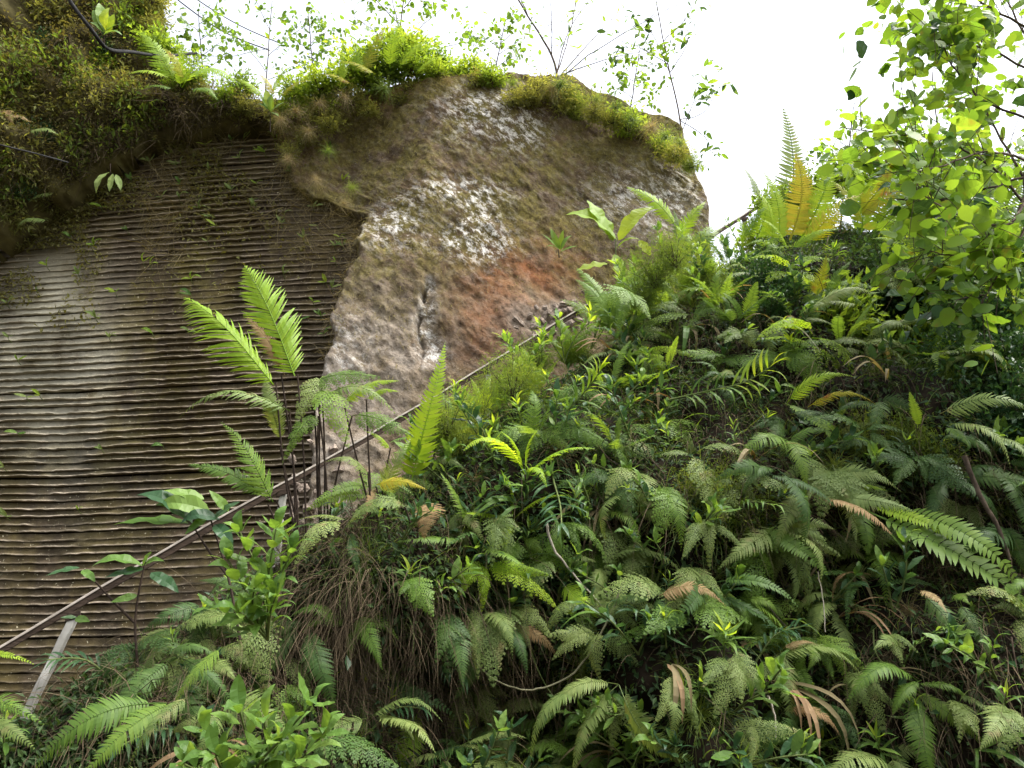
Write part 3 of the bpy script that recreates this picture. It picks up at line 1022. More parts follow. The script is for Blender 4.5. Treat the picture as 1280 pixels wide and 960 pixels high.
cover(52000, (0.025, 0.07), 'cover', 'ground_cover', 'small dark leaves covering the shaded bank', -0.25, 101)
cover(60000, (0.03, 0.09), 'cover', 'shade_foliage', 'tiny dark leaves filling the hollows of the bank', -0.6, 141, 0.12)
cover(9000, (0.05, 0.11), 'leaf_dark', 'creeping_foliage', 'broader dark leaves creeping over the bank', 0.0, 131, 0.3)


def root_patch(spots, per, L0, L1):
    parts = []
    for (px, py, r) in spots:
        c = bank_hit(px, py)
        m = int(per * r)
        x = c.x + nr.normal(size=m) * r * 0.42; z = c.z + nr.normal(size=m) * r * 0.42
        z = np.clip(z, 0.1, np.interp(x, EX, EZ))
        p = np.stack([x, bank_y(x, z), z], -1)
        nn = np_normals(p)
        p += nn * nr.uniform(0.02, 0.16, (m, 1))
        V, F, A = blades(p, nn * 0.9 + nr.normal(size=(m, 3)) * 0.45 + np.array([0, 0, 0.1]), nr.uniform(L0, L1, m), nr.uniform(0.0012, 0.0035, m), 5, 2.4, 0.55)
        parts.append((V, F, A))
    return parts


spots = [(410, 720, .5), (440, 760, .5), (380, 830, .5), (480, 870, .5), (530, 780, .4), (430, 690, .5), (400, 760, .6), (450, 800, .5), (520, 820, .45), (350, 800, .6), (560, 880, .6), (420, 880, .6), (300, 850, .5), (610, 760, .5), (640, 900, .6), (500, 640, .4), (760, 640, .5),
         (790, 540, .5), (820, 460, .5), (900, 560, .5), (960, 640, .5), (1060, 480, .6), (1180, 700, .6), (1200, 620, .6), (1120, 860, .5), (930, 430, .5), (860, 410, .5), (1240, 840, .5), (700, 880, .5), (250, 820, .45), (200, 870, .4), (120, 900, .4)]
stuff('hanging_roots', 'brown dry roots and dead grass hanging from the bank', root_patch(spots, 520, 0.2, 0.7), M['root'], 'roots')
p = bank_points(3500)
nn = np_normals(p)
pg = bank_points(14000); pg = pg[fbm(pg[:, 0] * 1.2, pg[:, 2] * 1.2, 191, 3) > -0.1]; ng = np_normals(pg)
stuff('hanging_grass', 'fine green grass hanging among the ferns', [blades(pg + ng * 0.05, ng + nr.normal(size=pg.shape) * 0.6 + np.array([0, 0, .3]), nr.uniform(0.12, 0.38, len(pg)), nr.uniform(0.002, 0.0045, len(pg)), 5, 2.0, 0.6)], M['cover_grass'], 'grass')
stuff('dead_grass', 'thin dead straw hanging among the ferns', [blades(p + nn * 0.05, nn + nr.normal(size=p.shape) * 0.6, nr.uniform(0.15, 0.5, len(p)), nr.uniform(0.0012, 0.003, len(p)), 5, 1.8, 0.6)], M['root'], 'grass')

# ------------------------------------------------------------------ plant builders
# room kept clear for the plants one can point to
HZ = [(715, 495, 60), (900, 480, 80), (695, 615, 45), (728, 615, 30), (1180, 700, 85), (1115, 650, 50), (1235, 760, 45), (1225, 545, 70), (1030, 515, 60), (1000, 690, 45), (1075, 660, 35), (1195, 795, 50), (1060, 870, 60), (640, 835, 50), (715, 845, 45), (715, 705, 45), (1015, 910, 50),
      (515, 930, 50), (535, 650, 45), (505, 735, 35), (480, 815, 35), (620, 580, 45), (690, 715, 40), (575, 795, 30), (903, 815, 45), (855, 880, 40), (1050, 390, 55), (1130, 420, 55), (945, 385, 40), (1045, 345, 45), (1142, 510, 30), (880, 565, 45), (990, 290, 70), (1090, 270, 70), (925, 285, 45), (1160, 290, 60)]


def in_roots(sx_, sy_):
    return (sx_ < 580 and sy_ > 640 and sx_ > 290) or (sx_ < 210)


def scatter_spots(n_, mind, x0=-4.5, x1=7.5, u0=0.14, u1=0.98, avoid=None):
    out = [] if avoid is None else list(avoid)
    k0 = len(out)
    for _ in range(n_ * 40):
        if len(out) - k0 >= n_: break
        x, u = rnd.uniform(x0, x1), rnd.uniform(u0, u1)
        z = u * float(np.interp(x, EX, EZ))
        p = Vector((x, float(bank_y(x, z)), z))
        # only what faces the path in front of the bank
        zc = p.y * CP + (p.z - 1.6) * SP
        sx_, sy_ = 640 + FPX * p.x / zc, 480 - FPX * (-(p.y) * SP + (p.z - 1.6) * CP) / zc
        if not (-80 < sx_ < 1370 and sy_ < 1050): continue
        if any(math.hypot(sx_ - a_, sy_ - b_) < c_ for a_, b_, c_ in HZ) and rnd.random() < 0.85: continue
        if in_roots(sx_, sy_) and rnd.random() < (0.75 if sx_ > 210 else 0.93): continue
        if all((p - q_).length > mind for q_ in out):
            out.append(p)
    return out[k0:]


def fern_hanging(p, label, group, kind, mats, k, L0, L1, name='fern'):
    nrm = bank_normal(p.x, p.z)
    r = thing(name, p + nrm * 0.03, label, 'fern', group)
    side = Vector((1, 0, 0))
    b0 = rnd.uniform(-0.3, 0.3)
    for i in range(k):
        a = b0 + (i - (k - 1) / 2) * (1.9 / max(k - 1, 1)) + rnd.uniform(-0.25, 0.25)
        L = rnd.uniform(L0, L1)
        d = (Vector((math.sin(a), 0, -math.cos(a) * rnd.uniform(0.6, 1.0))) + nrm * rnd.uniform(0.12, 0.5) + Vector((0, 0, rnd.uniform(-0.1, 0.25)))).normalized()
        base = p + nrm * rnd.uniform(0.02, 0.14) + side * rnd.uniform(-0.05, 0.05)
        n2 = (nrm + UP * rnd.uniform(-0.1, 0.6) + Vector((rnd.uniform(-.6, .6), 0, 0))).normalized()
        put_frond(r, base, base + d * L, kind, 'fern_brown' if (rnd.random() < 0.05 and not kind.startswith('lacy')) else rnd.choice(mats), rnd.choice((1, 2, 2, 4, 5)), n2, rnd.uniform(0.85, 1.15))
    return r


def fern_crown(p, label, group, kind, mats, k, L0, L1, nrm=None, name='fern', upk=0.6):
    nrm = nrm or bank_normal(p.x, p.z)
    r = thing(name, p + nrm * 0.02, label, 'fern', group)
    for i in range(k):
        a = 2 * math.pi * (i + rnd.uniform(-.3, .3)) / k
        t1 = Vector((1, 0, 0)); t2 = nrm.cross(t1).normalized()
        d = (t1 * math.cos(a) + t2 * math.sin(a) * 0.8 + nrm * rnd.uniform(0.4, 0.9) + UP * upk * rnd.uniform(0.2, 1)).normalized()
        L = rnd.uniform(L0, L1)
        base = p + d * 0.02
        put_frond(r, base, base + d * L - UP * L * 0.15, kind, rnd.choice(mats), rnd.randrange(6), (nrm * 0.5 + UP * 0.9), rnd.uniform(0.85, 1.15))
    return r


def shoot(p, label, group, matk, L, k, leafL, dirv=None, kind='lance', name='leafy_shoot', cat='plant', stemm='stem_green', young='leaf_lime', wid=1.0):
    """erect or leaning stem with lance leaves spiralling to a crowded tip"""
    nrm = bank_normal(p.x, p.z) if p.y < 9.8 else Vector((0, -0.6, 0.5))
    d = dirv or (nrm * rnd.uniform(0.5, 0.9) + UP * rnd.uniform(0.4, 0.9) + Vector((rnd.uniform(-.4, .4), 0, 0))).normalized()
    r = thing(name, p, label, cat, group)
    pts = [Vector((0, 0, 0)), d * L * 0.5 - UP * L * 0.04, d * L]
    tube('stem', pts, 0.007, 0.004, M[stemm], r, sides=5)
    t1 = d.cross(Vector((0.2, 1, 0.1))).normalized(); t2 = d.cross(t1)
    for i in range(k):
        f = (i + 0.5) / k
        s = 0.35 + 0.65 * f
        a = i * 2.4 + rnd.uniform(-.3, .3)
        out = t1 * math.cos(a) + t2 * math.sin(a)
        el = 0.15 + 1.1 * f ** 2
        dd = (out + d * el - UP * 0.25 * (1 - f)).normalized()
        l = leafL * rnd.uniform(0.75, 1.1) * (1 - 0.35 * f ** 3)
        b = r.location + d * L * s
        put_leaf(r, b, b + dd * l, kind, young if f > 0.72 else matk, rnd.randrange(4), (d + UP * 0.6 + out * -0.2), wid)
    return r


def broad_plant(p, label, group, matk, stems, leafL, kind='ovate', name='broadleaf_shrub', young='leaf_lime', dens=5, cat='shrub', nrm=None, stemm='stem_green', wid=1.0):
    """stems: list of tip points; pairs of leaves along each stem and a tuft at its end"""
    r = thing(name, p, label, cat, group)
    for tip in stems:
        d = tip - p
        mid = p + d * 0.5 + Vector((rnd.uniform(-.04, .04), rnd.uniform(-.05, 0), 0.05 * d.length))
        tube('stem', [Vector((0, 0, 0)), mid - p, d], 0.008, 0.004, M[stemm], r, sides=5)
        ax = d.normalized()
        t1 = ax.cross(Vector((0, 1, 0.2))).normalized(); t2 = ax.cross(t1)
        nn_ = max(2, int(dens * d.length / 0.4))
        for i in range(nn_ + 2):
            f = 0.3 + 0.7 * min(1, i / nn_)
            b = p.lerp(mid, f * 2) if f < 0.5 else mid.lerp(tip, f * 2 - 1)
            for sgn in (-1, 1):
                a = i * 1.57 + rnd.uniform(-.4, .4)
                out = (t1 * math.cos(a) + t2 * math.sin(a)) * sgn
                dd = (out + ax * (0.3 + 0.5 * f) + Vector((0, -0.25, 0.1))).normalized()
                l = leafL * rnd.uniform(0.6, 1.1) * (0.75 if i > nn_ else 1)
                bb = b + out * 0.01
                put_leaf(r, bb, bb + dd * l, kind, young if (i >= nn_ and rnd.random() < .7) else matk, rnd.randrange(4), (UP * 0.8 + TOCAM * 0.5 + Vector((rnd.uniform(-.4, .4), rnd.uniform(-.3, .3), 0))), wid)
    return r


def tuft_mesh(name, mat, nb, L, spread, grav, wd, seed):
    global nr
    keep_, nr = nr, np.random.default_rng(seed)
    d = unit(nr.normal(size=(nb, 3)) * spread + np.array([0, 0, 1.0]))
    V, F, A = blades(nr.normal(size=(nb, 3)) * 0.04, d, nr.uniform(0.4, 1, nb) * L, nr.uniform(0.5, 1, nb) * wd, 5, grav, 0.5)
    nr = keep_
    return mesh_np(name, V, F, mat, {'var': A})


def bush_mesh(name, mat, nl, seed, leaf=(0.03, 0.06), clumps=22, wr=0.22):
    """cloud of small leaves gathered in clumps round twigs, unit radius, base at the origin"""
    global nr
    keep_, nr = nr, np.random.default_rng(seed)
    cc = unit(nr.normal(size=(clumps, 3))) * nr.uniform(0.35, 1.0, (clumps, 1)) * np.array([1, 0.9, 0.8]) + np.array([0, 0, 0.65])
    w = nr.integers(0, clumps, nl)
    q_ = nr.random((nl, 1)) ** 0.6
    p = cc[w] * (0.35 + 0.65 * q_) + nr.normal(size=(nl, 3)) * (0.08 + 0.11 * q_)
    d = unit(p - np.array([0, 0, 0.4])) * 0.6 + nr.normal(size=(nl, 3)) * 0.6
    Ln = nr.uniform(*leaf, nl)
    V, F = kites(p, d, nr.normal(size=(nl, 3)) * 0.5 + np.array([0, -0.2, 0.8]), Ln, Ln * wr)
    A = np.repeat(nr.random(nl), 4)
    nr = keep_
    tw = Soup()
    for c in cc:
        v = Vector(c)
        tw.tube([Vector((0, 0, 0)), v * 0.5 + Vector((0, 0, 0.06)), v], [0.016, 0.010, 0.004], 0.3, 4)
    return mesh_np(name, V, F, mat, {'var': A}), tw.mesh('twigs', M['bark'])


BUSH = {k: [bush_mesh('foliage', M[mk], nl, 200 + i * 7 + len(k), lf, cl, wr) for i in range(3)] for k, (mk, nl, lf, cl, wr) in
        {'small': ('bush', 1000, (0.10, 0.24), 26, 0.24), 'moss': ('bush_olive', 750, (0.10, 0.27), 28, 0.17), 'fine': ('grass', 3200, (0.07, 0.16), 26, 0.08), 'dark': ('leaf_dark', 2200, (0.07, 0.14), 22, 0.27)}.items()}
TUFT = {k: [tuft_mesh('blades', M[mk], nb, L, sp, gv, wd, 300 + i + len(k)) for i in range(3)] for k, (mk, nb, L, sp, gv, wd) in
        {'green': ('grass', 170, 1.0, 0.6, 2.2, 0.007), 'dry': ('straw', 170, 1.0, 0.8, 2.6, 0.006), 'strap': ('leaf', 26, 1.0, 0.5, 1.6, 0.018)}.items()}


def put_bush(p, kind, size, label, group, name='bush', cat='bush', squash=1.0):
    r = thing(name, p, label, cat, group)
    fo, tw = rnd.choice(BUSH[kind])
    m = Matrix.Rotation(rnd.uniform(0, 6.28), 4, 'Z') @ Matrix.Diagonal((size, size, size * squash, 1))
    tag(link('foliage', fo, r, m), kind='stuff'); link('twigs', tw, r, m)
    return r


def put_tuft(p, kind, size, label, group, lean=None, name='grass_tuft'):
    r = thing(name, p, label, 'grass', group)
    q_ = (lean or UP).to_track_quat('Z', 'Y').to_matrix().to_4x4()
    tag(link('blades', rnd.choice(TUFT[kind]), r, q_ @ Matrix.Rotation(rnd.uniform(0, 6.28), 4, 'Z') @ Matrix.Scale(size, 4)), kind='stuff')
    return r

MARKS = [((683, 690), 'the white twig'), ((665, 862), 'the looping vine'), ((610, 470), 'the middle rail post'), ((903, 830), 'the large lime shoot'), ((1010, 920), 'the withered strap leaves'), ((1180, 700), 'the long ladder fern'),
         ((1235, 620), 'the hanging dead stem'), ((720, 500), 'the lime comb cane'), ((910, 480), 'the arching cane'), ((695, 620), 'the bluish cane'), ((430, 720), 'the brown root curtain'), ((335, 720), 'the oval leaved shrub'),
         ((1060, 880), 'the big lacy cluster'), ((1180, 800), 'the rusty dried frond'), ((1230, 540), 'the pale fan fern'), ((1020, 520), 'the striped fan fern'), ((855, 350), 'the grassy bank edge'), ((940, 380), 'the upright lime fern'),
         ((525, 930), 'the bright drooping frond'), ((550, 640), 'the half dried frond'), ((1110, 400), 'the shelf fronds'), ((905, 655), 'the fine leaved bush'), ((230, 860), 'the foot of the stair'), ((1140, 890), 'the low lime shoot')]


def to_px(p):
    zc = p.y * CP + (p.z - 1.6) * SP
    return 640 + FPX * p.x / zc, 480 - FPX * (-p.y * SP + (p.z - 1.6) * CP) / zc


MARK3 = [(bank_hit(*m), t) for m, t in MARKS]


def near(p):
    return min(MARK3, key=lambda m: (m[0] - p).length)[1]


NUM = {2: 'two', 3: 'three', 4: 'four', 5: 'five', 6: 'six', 7: 'seven'}
TONE = {'fern_pale': 'pale', 'fern': 'green', 'fern_dark': 'dark', 'fern_lime': 'lime', 'leaf': 'green', 'leaf_dark': 'dark', 'fern_brown': 'dried brown'}
# ------------------------------------------------------------------ ferns and plants one can point to
def hero_fern(label, root_px, Y, fronds, name='fern', stipes=False, group=None):
    """fronds: (base px, base py, tip px, tip py, kind, material, variant, width, nearer by)"""
    if Y is None:
        h = bank_hit(*root_px); Y = h.y - 0.2
    r = thing(name, P(*root_px, Y), label, 'fern', group)
    for (bx, by, tx, ty, kind, mk, var, wid, near) in fronds:
        b = P(bx, by, Y - near * 0.4); t = P(tx, ty, Y - near)
        n2 = (TOCAM + UP * 0.25 + Vector((rnd.uniform(-.3, .3), 0, 0))).normalized()
        fo = put_frond(r, b, t, kind, mk, var, n2, wid)
        if stipes and (b - r.location).length > 0.05:
            a_ = Vector((rnd.uniform(-.06, .06), rnd.uniform(-.05, .05), -0.05))
            e_ = b - r.location
            tube('stalk', [a_, a_.lerp(e_, 0.5) + Vector((rnd.uniform(-.03, .03), 0, 0)), e_], 0.009, 0.006, M['stem_dark'], r, sides=5)
    return r


# the tall clump by the handrail
hero_fern('tall fern with two lime plumes against the carved rock', (385, 690), 5.5, [
    (372, 468, 301, 334, 'plume', 'fern_lime', 0, 0.85, 0.2),
    (345, 478, 226, 374, 'plume', 'fern_lime', 1, 0.72, 0.3),
    (352, 470, 312, 395, 'sword', 'fern_brown', 1, 0.9, 0.1)], stipes=True)
hero_fern('fern with long flat sprays reaching towards the carved rock', (378, 700), 5.6, [
    (362, 512, 224, 524, 'broad', 'fern_pale', 2, 0.5, 0.4),
    (345, 625, 272, 530, 'broad', 'fern', 1, 0.8, 0.3),
    (335, 630, 238, 577, 'sword', 'fern', 1, 1.0, 0.3),
    (350, 560, 335, 470, 'sword', 'fern_pale', 2, 1.0, 0.1)], stipes=True)
hero_fern('feathery light green fern arching over the pale rock foot', (405, 690), 5.7, [
    (392, 480, 478, 470, 'lacy', 'fern', 1, 0.9, 0.3),
    (396, 490, 440, 560, 'lacy', 'fern', 2, 0.9, 0.4),
    (400, 500, 500, 520, 'broad', 'fern_pale', 2, 0.7, 0.3),
    (398, 520, 350, 580, 'lacyn', 'fern', 2, 1.0, 0.3),
    (402, 470, 372, 530, 'lacy', 'fern_pale', 1, 0.9, 0.3),
    (440, 520, 520, 545, 'lacy', 'fern', 1, 0.8, 0.3)], stipes=True)
hero_fern('single upright lime frond standing beside the rail', (515, 650), 5.9, [
    (521, 605, 549, 427, 'spear', 'fern_lime', 2, 1.0, 0.15)], stipes=True)
hero_fern('fern with yellow green wing fronds below the rail', (470, 680), 5.7, [
    (458, 500, 500, 488, 'broad', 'fern_lime', 1, 0.9, 0.2),
    (430, 505, 500, 474, 'broad', 'fern_lime', 1, 0.8, 0.2),
    (488, 560, 455, 540, 'broad', 'fern_lime', 1, 0.8, 0.2),
    (485, 625, 512, 545, 'broad', 'fern_pale', 2, 0.9, 0.2),
    (460, 590, 405, 580, 'broad', 'fern_pale', 2, 0.9, 0.3)], stipes=True)
hero_fern('fern with one frond turning yellow and brown', (490, 690), 5.45, [
    (470, 608, 535, 610, 'broad', 'fern_yellow', 1, 0.75, 0.3),
    (470, 640, 440, 650, 'lacy', 'fern_pale', 2, 1.0, 0.3)], stipes=True)
hero_fern('fern with a large half dried drooping frond', (525, 690), 5.3, [
    (530, 628, 536, 674, 'broad', 'fern_brown', 1, 2.0, 0.15),
    (505, 630, 440, 645, 'lacy', 'fern_pale', 2, 0.9, 0.3)], stipes=True)
# bottom left
hero_fern('grey green fern lying along the foot of the stair', (225, 872), 4.6, [
    (210, 885, 40, 958, 'sword', 'fern', 2, 1.15, 0.4), (228, 880, 100, 965, 'sword', 'fern', 1, 1.1, 0.5), (232, 870, 162, 962, 'broad', 'fern_pale', 2, 0.6, 0.4)])
hero_fern('fern frond bent over dark roots beside the leafy shrub', (285, 805), 4.7, [
    (275, 808, 218, 888, 'broad', 'fern', 1, 0.7, 0.2), (262, 830, 300, 850, 'broad', 'fern_pale', 1, 1.0, 0.2)])
hero_fern('fern spreading at the foot of the leaning post', (-20, 890), 4.6, [
    (-25, 895, 60, 903, 'broad', 'fern', 2, 0.8, 0.3), (-25, 900, 40, 940, 'sword', 'fern_pale', 2, 1.0, 0.3), (-30, 820, 42, 832, 'ladder', 'fern_lime', 2, 0.8, 0.0)])
hero_fern('bright green frond drooping in front of dark hollow', (535, 885), None, [
    (532, 888, 497, 985, 'sword', 'fern_lime', 1, 1.6, 0.3)])
hero_fern('dark ladder fern hanging among brown roots', (480, 640), None, [
    (485, 640, 480, 760, 'sword', 'fern_dark', 1, 1.0, 0.2), (470, 700, 440, 800, 'sword', 'fern_dark', 1, 1.0, 0.2), (455, 860, 430, 960, 'broad', 'fern_dark', 1, 0.8, 0.2)])
# right side of the bank
hero_fern('long arching ladder fern with two overlapping fronds', (1085, 632), None, [
    (1090, 634, 1300, 795, 'ladder', 'fern', 1, 1.35, 0.5), (1125, 630, 1275, 745, 'ladder', 'fern', 2, 1.2, 0.45), (1050, 615, 1110, 612, 'broad', 'fern_lime', 1, 0.8, 0.3), (1075, 620, 1078, 692, 'sword', 'fern', 1, 1.5, 0.3), (1090, 628, 1190, 680, 'ladder', 'fern_lime', 1, 1.3, 0.45)])
hero_fern('pale fern with broad fans leaning out near the tree', (1170, 530), None, [
    (1175, 520, 1300, 520, 'broad', 'fern_pale', 2, 0.8, 0.4), (1185, 530, 1265, 585, 'broad', 'fern_pale', 2, 0.8, 0.4), (1180, 535, 1215, 560, 'broad', 'fern', 1, 1.0, 0.3), (1240, 545, 1290, 600, 'broad', 'fern_pale', 2, 0.7, 0.3)])
hero_fern('pair of dark hanging fronds beside a rusty dried frond', (1160, 740), None, [
    (1150, 745, 1228, 838, 'broad', 'fern_dark', 1, 0.75, 0.3), (1195, 755, 1243, 835, 'broad', 'fern_dark', 1, 0.8, 0.3), (1148, 738, 1186, 766, 'broad', 'fern_brown', 1, 0.9, 0.35), (1190, 745, 1215, 755, 'broad', 'fern', 1, 1.3, 0.3)])
hero_fern('ladder fern with toothed frond slanting over dark leaves', (965, 655), None, [
    (966, 656, 1030, 722, 'ladder', 'fern', 1, 1.7, 0.3), (975, 660, 1010, 650, 'sword', 'fern_dark', 1, 1.3, 0.3)])
hero_fern('fern with striped fronds fanning both ways', (985, 500), None, [
    (985, 503, 1045, 562, 'ladder', 'fern', 1, 1.4, 0.3), (985, 505, 1068, 470, 'broad', 'fern_lime', 2, 0.7, 0.3), (1000, 495, 975, 480, 'ladder', 'fern', 1, 1.6, 0.2), (1010, 510, 1095, 505, 'broad', 'fern_yellow', 2, 0.5, 0.3), (1050, 545, 1098, 528, 'broad', 'fern_pale', 1, 1.0, 0.3), (1020, 520, 1050, 550, 'ladder', 'fern_lime', 1, 1.3, 0.2)])
hero_fern('small upright fern with rounded paired leaflets', (1143, 540), None, [(1143, 535, 1141, 490, 'ladder', 'fern_lime', 0, 1.9, 0.1)])
hero_fern('fern with flat shelf fronds over black shadow', (1180, 430), None, [
    (1085, 428, 1180, 412, 'broad', 'fern_pale', 2, 0.5, 0.3), (1150, 420, 1075, 430, 'sword', 'fern_pale', 2, 0.8, 0.3)])
hero_fern('glossy fern with one long horizontal frond', (1010, 400), None, [
    (1003, 392, 1098, 372, 'sword', 'fern_pale', 2, 0.9, 0.3), (1070, 380, 1000, 395, 'broad', 'fern_pale', 1, 0.5, 0.3)])
hero_fern('lime fern standing upright on the grassy slope', (922, 405), None, [(925, 402, 952, 354, 'ladder', 'fern_lime', 0, 2.0, 0.2), (925, 405, 905, 365, 'ladder', 'fern', 1, 1.6, 0.2)])
hero_fern('yellow fern leaning right below the backlit ferns', (1030, 375), None, [
    (1022, 372, 1030, 318, 'broad', 'fern_yellow', 0, 1.0, 0.2), (1035, 372, 1062, 325, 'broad', 'fern', 1, 0.9, 0.2), (1065, 370, 1078, 335, 'broad', 'fern_lime', 1, 0.9, 0.2)])
hero_fern('blue green fern fan above the lacy ferns', (860, 540), None, [
    (868, 590, 858, 540, 'broad', 'fern_pale', 1, 1.0, 0.2), (820, 560, 760, 585, 'lacy', 'fern_pale', 2, 1.2, 0.2), (850, 590, 905, 600, 'lacy', 'fern', 2, 1.1, 0.2), (870, 535, 880, 520, 'ladder', 'fern_lime', 0, 2.2, 0.2)])
hero_fern('fern with lime frond slanting over a twisting vine', (695, 735), None, [(700, 735, 750, 770, 'broad', 'fern_lime', 1, 1.2, 0.3), (690, 700, 660, 760, 'lacy', 'fern_pale', 2, 0.9, 0.3)])
LACY = [  # hanging lacy ferns of the lower bank: root px, then frond tips
    ((575, 640), [(560, 690), (585, 695), (610, 680)], 'fern_pale'), ((620, 650), [(615, 710), (640, 720), (655, 665)], 'fern_pale'), ((520, 720), [(520, 765), (545, 770), (500, 745)], 'fern'),
    ((560, 770), [(560, 850), (545, 830), (580, 860)], 'fern_dark'), ((600, 760), [(595, 850), (620, 860), (640, 825)], 'fern_pale'), ((640, 760), [(625, 835), (665, 810), (690, 805)], 'fern_pale'),
    ((800, 680), [(805, 760), (785, 740), (820, 740)], 'fern_pale'), ((790, 590), [(760, 625), (785, 650), (815, 650)], 'fern_pale'), ((830, 610), [(820, 680), (850, 690), (870, 650)], 'fern'),
    ((880, 650), [(850, 700), (885, 715), (930, 690)], 'fern_pale'), ((865, 710), [(850, 760), (880, 760), (905, 745)], 'fern_pale'), ((845, 850), [(840, 930), (870, 925), (815, 905)], 'fern_pale'),
    ((910, 820), [(930, 880), (955, 870), (895, 900), (880, 860)], 'fern_pale'), ((1020, 800), [(1085, 842), (1010, 840), (1060, 860), (1040, 850)], 'fern'), ((1060, 840), [(1090, 900), (1060, 915), (1110, 920), (1120, 890)], 'fern_pale'),
    ((1030, 880), [(1050, 950), (1015, 935), (1080, 950)], 'fern_dark'), ((1110, 800), [(1130, 830), (1095, 815), (1150, 820)], 'fern_pale'), ((770, 870), [(740, 920), (765, 940), (795, 930)], 'fern_pale'),
    ((800, 430), [(765, 445), (795, 470), (820, 455)], 'fern_pale'), ((785, 370), [(740, 395), (770, 420), (815, 400)], 'fern'), ((1190, 870), [(1225, 920), (1200, 930), (1245, 900)], 'fern_pale'), ((1255, 880), [(1290, 930), (1250, 950), (1225, 940)], 'fern_pale')]
spots_used = []
for (rt, tips, mk) in LACY:
    h = bank_hit(*rt); Y = h.y - 0.2
    r = thing('lacy_fern', P(*rt, Y), '%s finely cut fern hanging in a loose curtain near %s' % (TONE[mk], near(h)), 'fern', 'finely cut ferns hanging on the bank')
    spots_used.append(h)
    for i, (tx, ty) in enumerate(tips):
        n2 = (TOCAM + UP * rnd.uniform(0.1, 0.7) + Vector((rnd.uniform(-.3, .3), 0, 0))).normalized()
        b = r.location + Vector((rnd.uniform(-.04, .04), 0, rnd.uniform(-.03, .03)))
        put_frond(r, b, P(tx, ty, Y - rnd.uniform(0.1, 0.3)), rnd.choice(('lacy', 'lacy', 'lacyn', 'broad')), mk, rnd.choice((1, 2, 4, 5)), n2, rnd.uniform(0.8, 1.15))

# palm-like leaning stems
def palm_stem(label, px, mk, tipk, group=None, k=22, leaf=0.22):
    Y = bank_hit(*px[0]).y - 0.3
    pts = [P(x, y, Y - 0.15 * i) for i, (x, y) in enumerate(px)]
    r = thing('leaning_cane', pts[0], label, 'plant', group)
    sp = smooth_path(pts, 8)
    tube('cane', [q_ - pts[0] for q_ in sp], 0.009, 0.005, M['stem_green'], r, sides=5)
    for i in range(k):
        f = 0.15 + 0.85 * i / (k - 1)
        j = min(int(f * (len(sp) - 1)), len(sp) - 2)
        b = sp[j].lerp(sp[j + 1], f * (len(sp) - 1) - j)
        ax = (sp[min(j + 1, len(sp) - 1)] - sp[max(j - 1, 0)]).normalized()
        sd_v = ax.cross(TOCAM).normalized() * (1 if i % 2 else -1)
        last = f > 0.9
        d = (sd_v * (0.35 if last else 1.0) + ax * (1.2 if last else 0.55) + Vector((0, -0.2, -0.05))).normalized()
        l = leaf * (0.75 + 0.4 * math.sin(f * 3.0)) * rnd.uniform(0.85, 1.1)
        put_leaf(r, b, b + d * l - UP * l * 0.12, 'lance', tipk if f > 0.55 else mk, rnd.choice((0, 1, 1, 2)), (TOCAM * 0.5 + UP), 0.85)
    return r


palm_stem('leaning cane with lime comb of leaves below the rail', [(668, 522), (705, 515), (735, 485), (752, 462)], 'leaf', 'leaf_lime', leaf=0.2)
palm_stem('cane with row of narrow leaves arching left to right', [(835, 500), (880, 490), (930, 478), (968, 455)], 'leaf', 'leaf_lime', k=26)
palm_stem('cane with dark bluish narrow leaves hanging over hollow', [(688, 575), (692, 600), (700, 630), (702, 655)], 'leaf_dark', 'leaf_dark', k=18, leaf=0.19)
palm_stem('short cane with green comb of leaves beside bluish cane', [(735, 640), (735, 625), (728, 605), (722, 590)], 'leaf', 'leaf', k=14, leaf=0.15)

# leafy shoots one can point to
for (px, py, L, k, ll, mk, lab) in [
        (505, 745, 0.2, 18, 0.17, 'leaf', 'leafy shoot beside brown roots, bright tip above dark ferns'), (480, 830, 0.15, 16, 0.17, 'leaf', 'leafy shoot with narrow leaves beside hanging root bundle'), (455, 890, 0.18, 18, 0.18, 'leaf_dark', 'dark leafy shoot low among hanging roots'),
        (622, 590, 0.24, 24, 0.17, 'leaf', 'bushy leafy shoot with drooping narrow leaves under the rail'), (632, 560, 0.2, 16, 0.17, 'leaf', 'leafy shoot with long side leaf under the rail post'), (690, 725, 0.2, 18, 0.18, 'leaf', 'bright leafy shoot above the looping vine'),
        (575, 800, 0.22, 16, 0.13, 'leaf', 'slender leafy shoot at the end of the looping vine'), (803, 685, 0.16, 12, 0.15, 'leaf', 'small star shaped leafy shoot near the white twig'), (903, 830, 0.2, 20, 0.22, 'leaf', 'large leafy shoot with yellow green tip above dry straps'),
        (1138, 905, 0.16, 14, 0.18, 'leaf', 'lime leafy shoot beside lacy ferns low on bank'), (812, 958, 0.14, 12, 0.2, 'leaf', 'lime leafy shoot at the foot of bank'), (600, 905, 0.15, 16, 0.18, 'leaf_dark', 'dark leafy shoot in the black hollow'), (870, 880, 0.16, 14, 0.17, 'leaf', 'thin leafy shoot between two lacy ferns')]:
    h = bank_hit(px, py); spots_used.append(h)
    shoot(h + bank_normal(h.x, h.z) * 0.03, lab, None, mk, L, k, ll)

